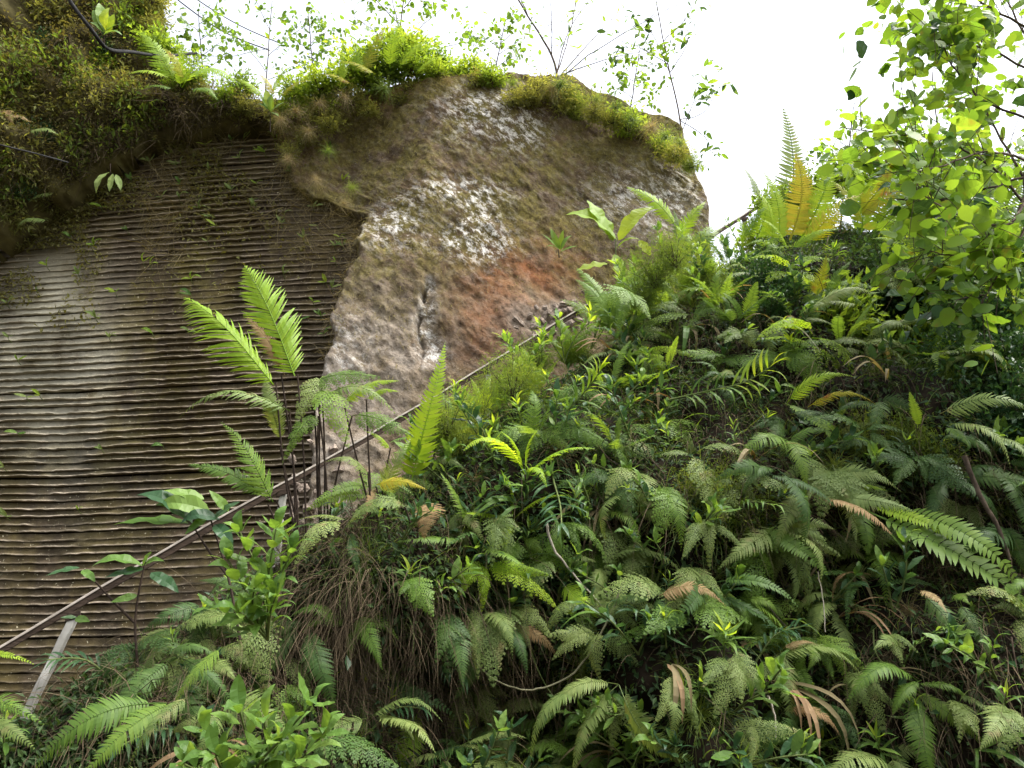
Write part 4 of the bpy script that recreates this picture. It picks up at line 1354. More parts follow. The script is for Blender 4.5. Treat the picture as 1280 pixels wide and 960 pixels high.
# broad-leaved shrubs at lower left
p0 = P(335, 800, 4.25)
broad_plant(p0, 'light green shrub with oval leaves beside dark root curtain', None, 'leaf', [P(x, y, 4.2 - n_) for x, y, n_ in ((300, 665, .1), (345, 660, .2), (365, 690, .2), (285, 700, .1), (318, 735, .25), (270, 760, .2), (300, 765, .3), (345, 745, .25))], 0.14, 'ellip', young='leaf', dens=5, wid=1.15)
p0 = P(320, 1010, 3.5)
broad_plant(p0, 'bright green shrub with oval leaves at the foot of bank', None, 'leaf', [P(x, y, 3.45 - n_) for x, y, n_ in ((255, 915, .1), (300, 890, .2), (330, 900, .25), (390, 880, .2), (405, 915, .2), (350, 925, .3), (270, 945, .3), (230, 955, .2), (380, 945, .3))], 0.125, 'ellip', young='leaf', dens=5, wid=1.2)


def leaf_set(label, root, leaves, kind, Y, name='broadleaf_sapling', stem_pts=(), cat='sapling', wid=1.0, stemm='stem_dark', sr=0.010):
    r = thing(name, P(*root, Y), label, cat)
    for s_ in stem_pts:
        tube('stem', [P(x, y, Y) - r.location for (x, y) in s_], sr, sr * 0.5, M[stemm], r, sides=6)
    for (bx, by, tx, ty, mk, var, nz_) in leaves:
        put_leaf(r, P(bx, by, Y), P(tx, ty, Y - 0.06), kind, mk, var, Vector((rnd.uniform(-.3, .3), -0.55, nz_)), wid)
    return r


leaf_set('thin dark sapling with drooping large leaves before the leaning post', (172, 830), [
    (178, 708, 115, 708, 'leaf', 1, 1), (100, 710, 56, 720, 'leaf_dark', 0, 1), (180, 712, 130, 722, 'leaf_dark', 0, .6), (182, 705, 205, 702, 'leaf', 1, .3), (190, 715, 222, 742, 'leaf_dark', 0, .6), (172, 745, 138, 752, 'leaf', 0, .2), (178, 706, 190, 690, 'leaf', 0, .3), (96, 772, 75, 772, 'leaf_dark', 0, .5), (95, 772, 112, 778, 'leaf', 0, .2), (104, 712, 118, 728, 'leaf', 0, .4)],
    'ovate', 4.9, stem_pts=([(174, 850), (169, 775), (180, 708)], [(168, 778), (140, 750), (106, 712)]), wid=0.75)
leaf_set('sapling with dark glossy leaves standing by the shrub', (300, 790), [
    (240, 655, 172, 618, 'leaf_dark', 1, .8), (235, 655, 142, 655, 'leaf', 0, 1), (262, 640, 195, 630, 'leaf', 1, .3), (262, 645, 230, 668, 'leaf', 0, .2), (255, 625, 205, 612, 'leaf', 0, .5), (265, 650, 300, 628, 'leaf_dark', 0, .5), (275, 650, 225, 655, 'leaf_dark', 2, .5), (285, 640, 262, 612, 'leaf', 0, .5), (270, 655, 290, 690, 'leaf_dark', 1, .6)],
    'ovate', 4.7, stem_pts=([(300, 800), (285, 720), (262, 645)], [(285, 720), (262, 690), (240, 655)]), wid=0.8)
# the yellow green sapling in front of the buttress
leaf_set('lime sapling with lobed leaves in front of the rock buttress', (772, 350), [
    (770, 300, 708, 268, 'leaf_lime', 1, .5), (772, 300, 822, 262, 'leaf_lime', 1, .5), (770, 318, 775, 348, 'leaf_lime', 0, .3), (765, 302, 735, 250, 'leaf_lime', 0, .4), (772, 308, 800, 300, 'leaf_lime', 1, .5), (760, 330, 720, 338, 'leaf_lime', 0, .5), (772, 300, 752, 290, 'leaf_lime', 0, .5), (800, 300, 812, 320, 'leaf_lime', 0, .3)],
    'lobed', 8.3, stem_pts=([(775, 370), (770, 330), (770, 298)],), wid=0.9, stemm='stem_green')
hero_fern('lime fern frond leaning over the rail before buttress', (850, 320), 8.4, [(845, 290, 786, 232, 'sword', 'fern_lime', 1, 1.1, 0.2), (850, 300, 880, 250, 'broad', 'fern_lime', 1, 0.9, 0.1), (850, 300, 840, 262, 'broad', 'fern', 0, 1.0, 0.1)])
hero_fern('shaded fern sprays on the bank edge under the rail', (735, 390), 8.2, [(745, 400, 700, 375, 'lacy', 'fern', 1, 1, .2), (745, 400, 780, 372, 'lacy', 'fern_lime', 1, 1, .2), (760, 405, 815, 385, 'lacy', 'fern', 2, 1, .2), (740, 400, 735, 360, 'ladder', 'fern', 0, 1.6, .1)])

# dry strap leaves
def straps(label, root, tips, mk, Y=None, L=None):
    h = bank_hit(*root); Y = h.y - 0.12
    r = thing('strap_leaf_plant', P(*root, Y), label, 'plant')
    for (tx, ty, m_) in tips:
        b = r.location + Vector((rnd.uniform(-.02, .02), 0, 0))
        put_leaf(r, b, P(tx, ty, Y - rnd.uniform(0.15, 0.35)), 'strap', m_, 2, (UP + TOCAM * 0.6), rnd.uniform(1.2, 1.8))
    return r


straps('withered strap leaves bending down beside lacy ferns', (968, 850), [(1012, 930, 'dead'), (1022, 945, 'dead'), (1058, 962, 'straw'), (1075, 940, 'straw'), (1000, 915, 'dead')], 'dead')
straps('green strap leaves arching out of leafy shoot', (940, 800), [(1030, 800, 'leaf_lime'), (890, 880, 'straw'), (902, 890, 'dead'), (960, 870, 'straw')], 'dead')
straps('hanging dry strap leaves under the large shoot', (840, 830), [(850, 905, 'dead'), (838, 900, 'straw'), (862, 890, 'straw')], 'dead')
straps('grey strap leaves hanging from the upper bank', (860, 410), [(868, 440, 'straw'), (885, 435, 'leaf'), (850, 450, 'leaf'), (900, 440, 'straw')], 'dead')
straps('pale strap leaves hanging before black hollow', (812, 485), [(820, 515, 'straw'), (835, 500, 'leaf_lime'), (845, 520, 'leaf')], 'dead')

# vines and twigs
def vine(label, pts, r0, r1, mk, name='vine', off=0.33, cat='vine'):
    hs = [bank_hit(x, y) for x, y in pts]
    Y = min(h.y for h in hs) - off
    tube_pts = [P(x, y, Y) for x, y in pts]
    o = tube(name, [q_ - tube_pts[0] for q_ in tube_pts], r0, r1, M[mk], sides=6, wob=0.004)
    o.location = tube_pts[0]
    return tag(o, label, cat)


vine('bare white twig bending down across the bank', [(683, 655), (692, 685), (715, 715), (752, 757)], 0.010, 0.005, 'stem_pale', 'twig', cat='twig')
vine('green vine hanging in a wide loop under lacy ferns', [(580, 800), (598, 832), (630, 855), (665, 862), (705, 850), (735, 820), (762, 770), (780, 725)], 0.004, 0.008, 'vine_bark')
vine('thin twig running along the upper shade of bank', [(978, 400), (1005, 415), (1025, 440)], 0.008, 0.005, 'stem_pale', 'twig', cat='twig')
vine('grey branch lying across dark ferns at the bank foot', [(960, 870), (968, 895), (970, 925)], 0.008, 0.004, 'stem_pale', 'twig', cat='twig')
vine('reddish brown hanging dead stem near the tree', [(1205, 570), (1225, 620), (1248, 660), (1262, 700)], 0.02, 0.012, 'bark', 'dead_stem', cat='stem')
vine('thin vine dropping from the shaded hollow', [(1022, 715), (1028, 745), (1032, 790)], 0.004, 0.003, 'stem_pale')

# ------------------------------------------------------------------ the rest of the undergrowth
for p in scatter_spots(150, 0.22, u0=0.16, avoid=spots_used):
    hi = p.z > 0.6 * float(np.interp(p.x, EX, EZ)) and p.x > -0.6
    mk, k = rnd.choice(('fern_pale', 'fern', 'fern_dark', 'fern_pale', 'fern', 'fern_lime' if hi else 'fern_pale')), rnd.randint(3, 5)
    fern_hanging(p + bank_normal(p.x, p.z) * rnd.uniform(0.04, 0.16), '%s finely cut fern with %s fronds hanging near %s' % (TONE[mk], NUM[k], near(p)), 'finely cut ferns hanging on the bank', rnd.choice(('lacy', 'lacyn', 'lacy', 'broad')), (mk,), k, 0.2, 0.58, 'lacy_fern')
for p in scatter_spots(80, 0.30, u0=0.2):
    hi = p.z > 0.6 * float(np.interp(p.x, EX, EZ)) and p.x > -0.6
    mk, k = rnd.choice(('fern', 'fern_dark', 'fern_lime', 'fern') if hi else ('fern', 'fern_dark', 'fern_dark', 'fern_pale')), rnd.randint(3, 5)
    lab = '%s comb leaved fern with %s fronds growing near %s' % (TONE[mk], NUM[k], near(p))
    if hi:
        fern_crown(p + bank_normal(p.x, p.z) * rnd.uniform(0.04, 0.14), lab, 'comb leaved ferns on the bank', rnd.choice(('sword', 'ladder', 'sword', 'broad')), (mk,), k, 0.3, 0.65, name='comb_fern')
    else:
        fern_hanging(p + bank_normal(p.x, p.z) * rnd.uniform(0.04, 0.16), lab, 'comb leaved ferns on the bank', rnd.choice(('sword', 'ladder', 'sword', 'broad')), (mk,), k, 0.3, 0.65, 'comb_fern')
for p in scatter_spots(95, 0.28, u0=0.15):
    mk = rnd.choice(('leaf', 'leaf_dark', 'leaf'))
    shoot(p + bank_normal(p.x, p.z) * 0.08, '%s narrow leaved shoot sprouting from the bank near %s' % (TONE[mk], near(p)), 'narrow leaved shoots on the bank', mk, rnd.uniform(0.12, 0.3), rnd.randint(10, 18), rnd.uniform(0.11, 0.18), name='narrow_shoot')
for p in scatter_spots(95, 0.28, u0=0.2, x0=-0.8):
    nrm = bank_normal(p.x, p.z)
    mk = rnd.choice(('leaf_dark', 'leaf_dark', 'leaf'))
    broad_plant(p + nrm * 0.05, '%s broadleaf seedling growing on the bank near %s' % (TONE[mk], near(p)), 'broadleaf seedlings on the bank', mk, [p + (nrm * rnd.uniform(.25, .5) + Vector((rnd.uniform(-.3, .3), 0, rnd.uniform(0, .25)))) * rnd.uniform(0.6, 1.0) for _ in range(2)], rnd.uniform(0.10, 0.17), rnd.choice(('ovate', 'ellip')), 'broadleaf_seedling', 'leaf', 4, 'seedling', wid=0.85)
for p in scatter_spots(80, 0.28, u0=0.2):
    nrm = bank_normal(p.x, p.z)
    kd = rnd.choice(('green', 'green', 'dry'))
    put_tuft(p, kd, rnd.uniform(0.25, 0.5), '%s fine bladed grass tuft on the bank near %s' % ({'green': 'green', 'dry': 'straw coloured'}[kd], near(p)), 'grass tufts on the bank', (nrm + UP * 0.6).normalized())
def canes(n_, mind):
    for p in scatter_spots(n_, mind, u0=0.2):
        nrm = bank_normal(p.x, p.z)
        mk = rnd.choice(('leaf', 'leaf_dark', 'leaf_dark'))
        d = (nrm * 0.8 + Vector((rnd.choice((-1, 1)) * rnd.uniform(.3, 1), 0, rnd.uniform(-.3, .6)))).normalized()
        L = rnd.uniform(0.3, 0.55)
        r = thing('leaning_cane', p, '%s leaning cane with two rows of narrow leaves near %s' % (TONE[mk], near(p)), 'plant', 'canes with rows of narrow leaves')
        pts = [Vector((0, 0, 0)), d * L * .5 + UP * 0.06, d * L - UP * 0.03]
        tube('cane', pts, 0.007, 0.004, M['stem_green'], r, sides=5)
        sp = [p + q_ for q_ in smooth_path(pts, 6)]
        for i in range(18):
            f = 0.25 + 0.75 * i / 17
            j = min(int(f * (len(sp) - 1)), len(sp) - 2)
            ax = (sp[j + 1] - sp[j]).normalized()
            sv_ = ax.cross(UP + TOCAM * 0.6).normalized() * (1 if i % 2 else -1)
            dd = (sv_ * (0.4 if f > .9 else 1) + ax * 0.6).normalized()
            l = rnd.uniform(0.11, 0.17)
            put_leaf(r, sp[j], sp[j] + dd * l - UP * l * .2, 'lance', mk, rnd.choice((0, 1, 1, 2)), UP + TOCAM * .4, 0.8)


canes(26, 0.5)
for p in scatter_spots(30, 0.42, u0=0.15):
    nrm = bank_normal(p.x, p.z)
    mk = rnd.choice(('leaf', 'straw', 'dead', 'straw'))
    r = thing('strap_leaf_plant', p + nrm * 0.05, '%s strap leaved plant drooping near %s' % ({'leaf': 'green', 'straw': 'straw coloured', 'dead': 'withered brown'}[mk], near(p)), 'plant', 'strap leaved plants on the bank')
    for j in range(rnd.randint(4, 7)):
        a = rnd.uniform(-1.3, 1.3)
        put_leaf(r, r.location.copy(), r.location + (Vector((math.sin(a), 0, -math.cos(a) * .6 + .1)) + nrm * .5).normalized() * rnd.uniform(.3, .55), 'strap', mk, 2, UP + nrm, rnd.uniform(.8, 1.4))
for p in scatter_spots(26, 0.4, u0=0.25):
    nrm = bank_normal(p.x, p.z)
    mk = rnd.choice(('stem_pale', 'bark', 'bark', 'stem_green'))
    pts = [Vector((0, 0, 0))]
    for j in range(4):
        pts.append(pts[-1] + Vector((rnd.gauss(0, .10), rnd.uniform(-.08, .02), -rnd.uniform(.08, .2))))
    o = tube('vine', pts, 0.006, 0.003, M[mk], sides=5)
    o.location = p + nrm * 0.18
    tag(o, '%s vine stem dangling down the bank near %s' % ({'stem_pale': 'pale', 'bark': 'brown', 'stem_green': 'green'}[mk], near(p)), 'vine', 'vine stems dangling on the bank')
for (px, py) in [(820, 360), (845, 335), (870, 350), (800, 385), (900, 380), (860, 390), (905, 655), (885, 640), (925, 670), (1160, 600), (1130, 590), (560, 545), (600, 530), (640, 500), (580, 570), (1080, 570), (1140, 570)]:
    h = bank_hit(px, py)
    put_bush(h, 'fine', rnd.uniform(0.24, 0.36), 'bamboo leaved bush with fine green leaves near %s' % near(h), 'fine leaved bushes on the bank', 'fine_bush')
for (px, py) in [(1240, 450), (1200, 470), (1270, 500), (1150, 450), (1255, 560), (1120, 410), (1050, 430), (960, 420), (1180, 380), (1230, 400), (1280, 430), (1120, 380), (1165, 370), (1210, 365), (1270, 370), (960, 380)]:
    h = bank_hit(px, py)
    kd = rnd.choice(('dark', 'dark', 'small'))
    put_bush(h, kd, rnd.uniform(0.35, 0.6), '%s leafy bush on the upper bank near %s' % ({'dark': 'dark', 'small': 'light green'}[kd], near(h)), 'bushes on the upper bank', 'leafy_bush')

# tall growth along the edge of the stair, reaching over the rail
for i, pxx in enumerate(range(555, 862, 12)):
    q = rail_at_px(pxx)
    tall = 1.0 if pxx > 735 else 0.62
    p = q + Vector((rnd.uniform(-.05, .15), -rnd.uniform(0.35, 0.7), -rnd.uniform(0.55, 0.8)))
    seg = 'between middle post and the rubble' if pxx < 690 else ('between the rubble and the lime sapling' if pxx < 775 else ('around the upper rail post' if pxx < 850 else 'at the rail end under the buttress'))
    md = i % 4
    if md == 0:
        mk = rnd.choice(('fern_lime', 'fern'))
        r = thing('edge_fern', p, '%s upright fern on the stair edge %s' % (TONE[mk], seg), 'fern', 'upright ferns along the stair edge')
        for k in range(rnd.randint(4, 6)):
            d = Vector((rnd.uniform(-.7, .7), rnd.uniform(-.5, .2), 1.0)).normalized()
            put_frond(r, p, p + d * rnd.uniform(.55, .95) * tall, rnd.choice(('sword', 'broad', 'spear')), mk, rnd.randrange(6), TOCAM + UP * .3, rnd.uniform(.9, 1.2))
    elif md == 1:
        put_bush(p, 'fine', 0.36 * tall + .08, 'grass leaved bush on the stair edge %s' % seg, 'grass leaved bushes along the stair edge', 'edge_bush')
    elif md == 2:
        shoot(p, 'tall leafy shoot on the stair edge %s' % seg, 'tall leafy shoots along the stair edge', 'leaf', rnd.uniform(.5, .8) * tall, 22, .17, Vector((rnd.uniform(-.3, .3), -.25, 1)).normalized(), name='edge_shoot')
    else:
        broad_plant(p, 'leafy plant with oval leaves on the stair edge %s' % seg, 'oval leaved plants along the stair edge', 'leaf', [p + Vector((rnd.uniform(-.3, .3), rnd.uniform(-.25, .0), rnd.uniform(.4, .8) * tall)) for _ in range(3)], .13, 'ellip', 'edge_plant', 'leaf_lime', 5, 'plant')

# ------------------------------------------------------------------ plants on the crest of the bank, against the sky
hero_fern('tall feathery fern standing highest against the sky', (985, 300), 9.0, [(984, 290, 976, 132, 'spear', 'fern_pale', 0, 1.25, 0.1), (950, 250, 925, 208, 'spear', 'fern_pale', 1, 1.2, 0.0)], stipes=True)
hero_fern('glowing yellow green fern on the crest beside the rail end', (1000, 320), bank_hit(1000, 320).y - 0.7, [
    (988, 300, 992, 190, 'spear', 'fern_yellow', 0, 1.9, 0.2), (978, 302, 950, 215, 'spear', 'fern_lime', 1, 1.7, 0.2), (1005, 302, 1030, 195, 'spear', 'fern_lime', 1, 1.7, 0.2), (1010, 308, 1075, 238, 'broad', 'fern_yellow', 1, 0.9, 0.3), (990, 312, 1050, 285, 'broad', 'fern_lime', 1, 0.9, 0.3), (968, 300, 945, 240, 'broad', 'fern_lime', 1, 0.9, 0.2), (985, 310, 950, 275, 'broad', 'fern_lime', 1, 0.9, 0.3)])
hero_fern('yellowing fern spreading on the crest under the tree', (1090, 300), bank_hit(1090, 320).y - 0.8, [
    (1075, 275, 1155, 225, 'broad', 'fern_yellow', 1, 0.9, 0.3), (1075, 270, 1110, 200, 'spear', 'fern_yellow', 1, 1.9, 0.3), (1080, 280, 1030, 225, 'broad', 'fern_yellow', 1, 0.9, 0.3), (1090, 290, 1145, 285, 'broad', 'fern_lime', 2, 0.8, 0.4), (1080, 290, 1060, 200, 'spear', 'fern_lime', 1, 1.7, 0.2), (1095, 290, 1135, 215, 'spear', 'fern_lime', 1, 1.7, 0.2)])
hero_fern('lime ferns rising through crest bushes left of tall fern', (925, 300), bank_hit(925, 320).y - 0.6, [
    (930, 305, 918, 268, 'broad', 'fern_lime', 1, 0.9, 0.2), (945, 300, 955, 235, 'spear', 'fern_lime', 0, 1.8, 0.2), (930, 300, 960, 255, 'broad', 'fern', 1, 0.9, 0.2), (915, 315, 890, 295, 'broad', 'fern_lime', 1, 0.9, 0.2)])
hero_fern('tall green ferns between tree branches and crest', (1160, 320), 6.6, [
    (1160, 315, 1150, 190, 'spear', 'fern', 0, 1.7, 0.2), (1165, 315, 1190, 205, 'spear', 'fern_lime', 1, 1.7, 0.2), (1155, 318, 1110, 240, 'spear', 'fern', 1, 1.7, 0.2), (1170, 318, 1230, 262, 'broad', 'fern', 1, 0.9, 0.3), (1150, 325, 1090, 300, 'broad', 'fern_lime', 1, 0.9, 0.3)])
hero_fern('dark green fern backlit beneath the tree leaves', (1210, 350), 6.2, [
    (1215, 345, 1225, 175, 'spear', 'fern', 0, 1.6, 0.1), (1225, 345, 1275, 215, 'spear', 'fern', 1, 1.5, 0.2), (1205, 345, 1160, 225, 'spear', 'fern', 1, 1.5, 0.2), (1200, 345, 1120, 280, 'broad', 'fern_lime', 1, 0.8, 0.3), (1230, 348, 1290, 300, 'broad', 'fern', 1, 0.8, 0.3)])
for (px, py, Y, sz, kd) in [(870, 310, 9.0, .35, 'small'), (905, 310, 9.2, .3, 'small'), (932, 300, 9.2, .3, 'fine'), (950, 270, 9.4, .45, 'small'), (985, 295, 9.3, .4, 'fine'), (1020, 295, 9.2, .4, 'small'), (1060, 290, 9.1, .4, 'dark'), (1100, 290, 8.9, .45, 'small'), (1140, 285, 8.6, .6, 'dark'), (1180, 290, 8.4, .7, 'small'), (1225, 310, 8.2, .7, 'dark'), (1270, 320, 8.0, .7, 'small'), (1310, 320, 7.9, .7, 'dark'), (965, 225, 9.0, .4, 'small'), (1010, 205, 8.9, .4, 'small'), (1045, 195, 8.8, .45, 'small'), (1085, 190, 8.6, .45, 'small'), (1125, 185, 8.4, .5, 'small'), (1165, 190, 8.2, .5, 'fine'), (1210, 185, 8.0, .5, 'small'), (1250, 200, 7.8, .5, 'small')]:
    p = P(px, py + 48, Y)
    put_bush(p, kd, sz * 0.85, '%s%s leafed bush on the crest %s' % ('small ' if sz <= .4 else ('large ' if sz >= .6 else ''), {'small': 'light green', 'fine': 'fine', 'dark': 'dark'}[kd], next(t for lim, t in ((932, 'beside the rail end'), (1000, 'behind the tall feathery fern'), (1062, 'behind the glowing yellow fern'), (1130, 'behind the yellowing fern'), (1230, 'behind the tall green ferns'), (2000, 'beneath the bright leaved tree')) if px < lim)), 'bushes on the crest of the bank', 'crest_bush')


# ------------------------------------------------------------------ trees
def leafy_tree(name, label, Y, trunk, branches, kind, mats, leafL, nleaf, seed, rad=0.03, spread=0.22, extra=0, cat='tree', depth=0.5, droop=0.4, wid=1.0, leaves_on=None, twigs=9, twl=1.0):
    R = random.Random(seed)
    base = P(*trunk[0], Y)
    r = thing(name, base, label, cat)
    tp = [P(x, y, Y) - base for x, y in trunk]
    tube('trunk', tp, rad, rad * 0.5, M['bark'], r, sides=8, wob=0.006)
    segs = []
    for bi, br in enumerate(branches):
        dy = R.uniform(-depth, depth)
        pts = [P(x, y, Y + dy * i / max(len(br) - 1, 1)) for i, (x, y) in enumerate(br)]
        br_o = tube('branch', [q_ - base for q_ in pts], rad * 0.5, rad * 0.16, M['bark'], r, sides=5, wob=0.008)
        if leaves_on is None or bi in leaves_on:
            sp = smooth_path(pts)
            for _ in range(twigs):
                j = R.randrange(len(sp) // 5, len(sp) - 1)
                ax = (sp[j + 1] - sp[j]).normalized()
                e1 = sp[j] + (ax * 0.6 + Vector((R.gauss(0, .6), R.gauss(0, .6), R.gauss(0.0, .6)))).normalized() * R.uniform(0.25, 0.55) * twl
                m1 = sp[j].lerp(e1, 0.5) + Vector((0, 0, 0.04))
                tube('twig', [sp[j] - base, m1 - base, e1 - base], rad * 0.16, rad * 0.07, M['bark'], br_o, sides=4)
                segs += [(sp[j].lerp(m1, 0.5), m1), (m1, e1), (m1, e1)]
            if not twigs:
                segs += [(sp[i], sp[i + 1]) for i in range(len(sp) // 4, len(sp) - 1)]
    for i in range(nleaf):
        a, b = R.choice(segs)
        c = a.lerp(b, R.random()) + Vector((R.gauss(0, spread), R.gauss(0, spread), R.gauss(0, spread * 0.7)))
        d = Vector((R.gauss(0, 1), R.gauss(0, 0.8), R.gauss(-droop, 0.5))).normalized()
        l = leafL * R.uniform(0.55, 1.15)
        nrm = Vector((R.gauss(0, .5), R.gauss(-.2, .6), R.uniform(0.3, 1)))
        put_leaf(r, c, c + d * l, kind, R.choice(mats), R.randrange(4), nrm, wid)
    if extra:
        idx = np.array([R.randrange(len(segs)) for _ in range(extra)])
        A_ = np.array([segs[i][0][:] for i in idx]); B_ = np.array([segs[i][1][:] for i in idx])
        p_ = A_ + (B_ - A_) * nr.random((extra, 1)) + nr.normal(size=(extra, 3)) * spread * 1.3
        Ln = nr.uniform(0.4, 1.0, extra) * leafL
        V_, F_, A_ = round_leaves(p_ - np.array(base[:]), nr.normal(size=(extra, 3)) + np.array([0, 0, -droop]), nr.normal(size=(extra, 3)) * 0.5 + np.array([0, -.3, .8]), Ln, Ln * 0.36 * wid)
        o = link('foliage', mesh_np('foliage', V_, F_, M[mats[0]], {'var': A_}), r)
        tag(o, kind='stuff')
    return r


leafy_tree('broadleaf_tree', 'tree with rounded bright green leaves leaning over the crest', 5.6,
           [(1330, 560), (1300, 400), (1282, 250), (1290, 120), (1300, -40)],
           [[(1285, 260), (1240, 210), (1180, 175), (1120, 168), (1055, 160)], [(1288, 150), (1230, 125), (1190, 80), (1165, 20)], [(1292, 90), (1230, 60), (1170, 55), (1140, 40)], [(1290, 40), (1240, 10), (1190, -20), (1160, -50)],
            [(1284, 230), (1245, 160), (1215, 110), (1200, 40)], [(1284, 200), (1230, 190), (1170, 210), (1130, 215)], [(1290, 120), (1330, 60), (1350, 0)], [(1282, 250), (1260, 280), (1200, 270), (1150, 240)], [(1290, 60), (1260, 0), (1240, -60)], [(1283, 240), (1250, 300), (1200, 320), (1150, 310)], [(1284, 280), (1250, 340), (1225, 380)], [(1285, 220), (1235, 235), (1180, 250), (1120, 250)]],
           'heart', ['leaf_tree', 'leaf_tree', 'leaf', 'leaf_tree', 'leaf', 'leaf_dark'], 0.165, 300, 71, 0.024, 0.05, 1200, depth=0.9, twigs=20, twl=1.4)
leafy_tree('broadleaf_tree', 'dark leaved tree at the edge of the upper bank', 6.8,
           [(1340, 520), (1320, 420), (1310, 300), (1300, 200)],
           [[(1315, 400), (1270, 370), (1220, 370), (1180, 380)], [(1312, 340), (1260, 320), (1200, 330)], [(1318, 430), (1260, 430), (1190, 440)], [(1316, 390), (1270, 450), (1220, 480)]],
           'ovate', ['leaf_dark', 'leaf', 'leaf_dark'], 0.15, 150, 72, 0.03, 0.07, 300, depth=0.5)
# thin trees on the cliff top
leafy_tree('slender_tree', 'bare slender tree with fine twigs on the cliff top', 10.9,
           [(698, 110), (690, 70), (660, 20), (630, -30)],
           [[(690, 70), (690, 30), (685, -20)], [(697, 90), (710, 40), (745, -10)], [(700, 95), (740, 50), (790, 0)], [(700, 100), (735, 70), (800, 30), (850, 5)], [(697, 90), (715, 30), (722, -20)], [(700, 95), (755, 75), (820, 60)], [(660, 20), (650, -5), (652, -30)]],
           'lance', ['leaf', 'leaf_tree', 'bush'], 0.2, 70, 73, 0.022, 0.04, 0, depth=0.8, wid=1.2, twl=1.6)
leafy_tree('leafy_sapling', 'leafy sapling drooping beside the end of the buttress', 10.7,
           [(860, 220), (850, 150), (835, 80), (820, 0)],
           [[(852, 165), (870, 120), (895, 75)], [(850, 150), (880, 140), (900, 105)], [(840, 100), (820, 50), (795, 15)], [(838, 90), (860, 50), (850, 10)], [(850, 150), (880, 170), (890, 190)], [(835, 80), (800, 60), (770, 50)], [(830, 50), (860, 20), (870, -15)]],
           'ellip', ['leaf_tree', 'leaf', 'leaf_dark'], 0.18, 190, 74, 0.016, 0.04, 0, depth=0.4, twigs=7)
leafy_tree('leafy_sapling', 'small leafed sapling rising from the middle of the cliff top', 10.8,
           [(500, 120), (498, 60), (505, 0)],
           [[(500, 70), (470, 40), (440, 20)], [(500, 60), (530, 30), (560, 5)], [(500, 40), (490, 0), (480, -30)], [(500, 80), (550, 60), (600, 50)], [(500, 80), (450, 70), (415, 60)], [(505, 10), (530, -20), (540, -40)], [(500, 30), (470, 0), (450, -30)]],
           'ovate', ['leaf_tree', 'leaf', 'leaf_lime'], 0.13, 200, 75, 0.018, 0.06, 300, depth=0.6)
leafy_tree('leafy_sapling', 'thin pale sapling behind the ferns above carved rock', 11.2,
           [(330, 140), (335, 70), (340, 0)],
           [[(333, 90), (300, 50), (270, 30)], [(335, 70), (370, 40), (400, 25)], [(338, 40), (320, 0), (310, -20)], [(333, 100), (380, 80), (410, 60)], [(335, 60), (290, 70), (250, 70)]],
           'ovate', ['leaf', 'leaf_tree'], 0.11, 140, 76, 0.012, 0.06, 260, depth=0.6)

for (lab, Yq, tr, tip, sd_q) in [('wispy sapling beside the ferns over the rock corner', 10.8, (395, 125), (385, 15), 81), ('wispy sapling between small leafed sapling and bare tree', 10.7, (615, 105), (632, 25), 82), ('wispy sapling standing among right end bushes of buttress', 10.6, (785, 155), (800, 60), 83),
                                 ('wispy sapling beside the hose above the overhang', 10.9, (255, 115), (248, 15), 84), ('airy shrub rising from the crest behind the yellow ferns', 8.6, (1050, 290), (1065, 150), 85), ('airy shrub between the bright leaved tree and its ferns', 7.4, (1190, 340), (1165, 90), 86), ('airy shrub beneath the outermost branch of the bright tree', 7.9, (1120, 310), (1105, 175), 87), ('airy shrub at the very edge of the crest', 6.9, (1262, 350), (1255, 190), 88)]:
    R_ = random.Random(sd_q)
    dx, dy = tip[0] - tr[0], tip[1] - tr[1]
    at_ = lambda f: (tr[0] + dx * f, tr[1] + dy * f)
    brs = []
    for kq in range(7):
        a = at_(0.25 + 0.1 * kq)
        sg = -1 if kq % 2 else 1
        ln = R_.uniform(22, 50) * (1.3 if sd_q > 85 else 1) * (1.1 - 0.08 * kq)
        brs.append([a, (a[0] + sg * ln * .5, a[1] - ln * .35), (a[0] + sg * ln, a[1] - ln * R_.uniform(.4, .8))])
    leafy_tree('wispy_sapling', lab, Yq, [tr, at_(.5), tip], brs, 'ovate', ['leaf_tree', 'leaf'] if sd_q != 84 else ['leaf', 'leaf_tree'], 0.12 if sd_q < 85 else 0.13, 110, sd_q, 0.012, 0.05, 120 if sd_q < 86 else 260, depth=0.5, cat='sapling', twigs=5, twl=0.8)

# ------------------------------------------------------------------ vegetation along the cliff top
TOPB = [(205, 75, .45, 'moss'), (225, 92, .4, 'small'), (250, 100, .4, 'moss'), (280, 108, .4, 'small'), (310, 118, .45, 'moss'), (340, 125, .45, 'moss'), (365, 118, .45, 'small'), (395, 108, .5, 'small'), (425, 95, .45, 'small'), (455, 88, .5, 'small'), (485, 80, .5, 'small'), (515, 76, .5, 'small'), (545, 80, .45, 'small'), (570, 86, .45, 'small'),
        (595, 88, .45, 'moss'), (620, 92, .4, 'moss'), (645, 95, .4, 'fine'), (670, 98, .4, 'moss'), (700, 105, .5, 'moss'), (720, 112, .45, 'fine'), (745, 125, .4, 'moss'), (765, 135, .45, 'moss'), (785, 145, .45, 'small'), (805, 155, .45, 'moss'), (825, 168, .4, 'small'), (845, 178, .4, 'moss'), (862, 190, .35, 'fine'), (400, 125, .4, 'moss'), (440, 112, .4, 'moss'), (480, 104, .4, 'moss'), (520, 98, .4, 'moss'), (560, 98, .35, 'moss'),
        (700, 125, .35, 'moss')]
KN = {'moss': 'olive', 'small': 'light green', 'fine': 'fine leaved', 'dark': 'dark'}
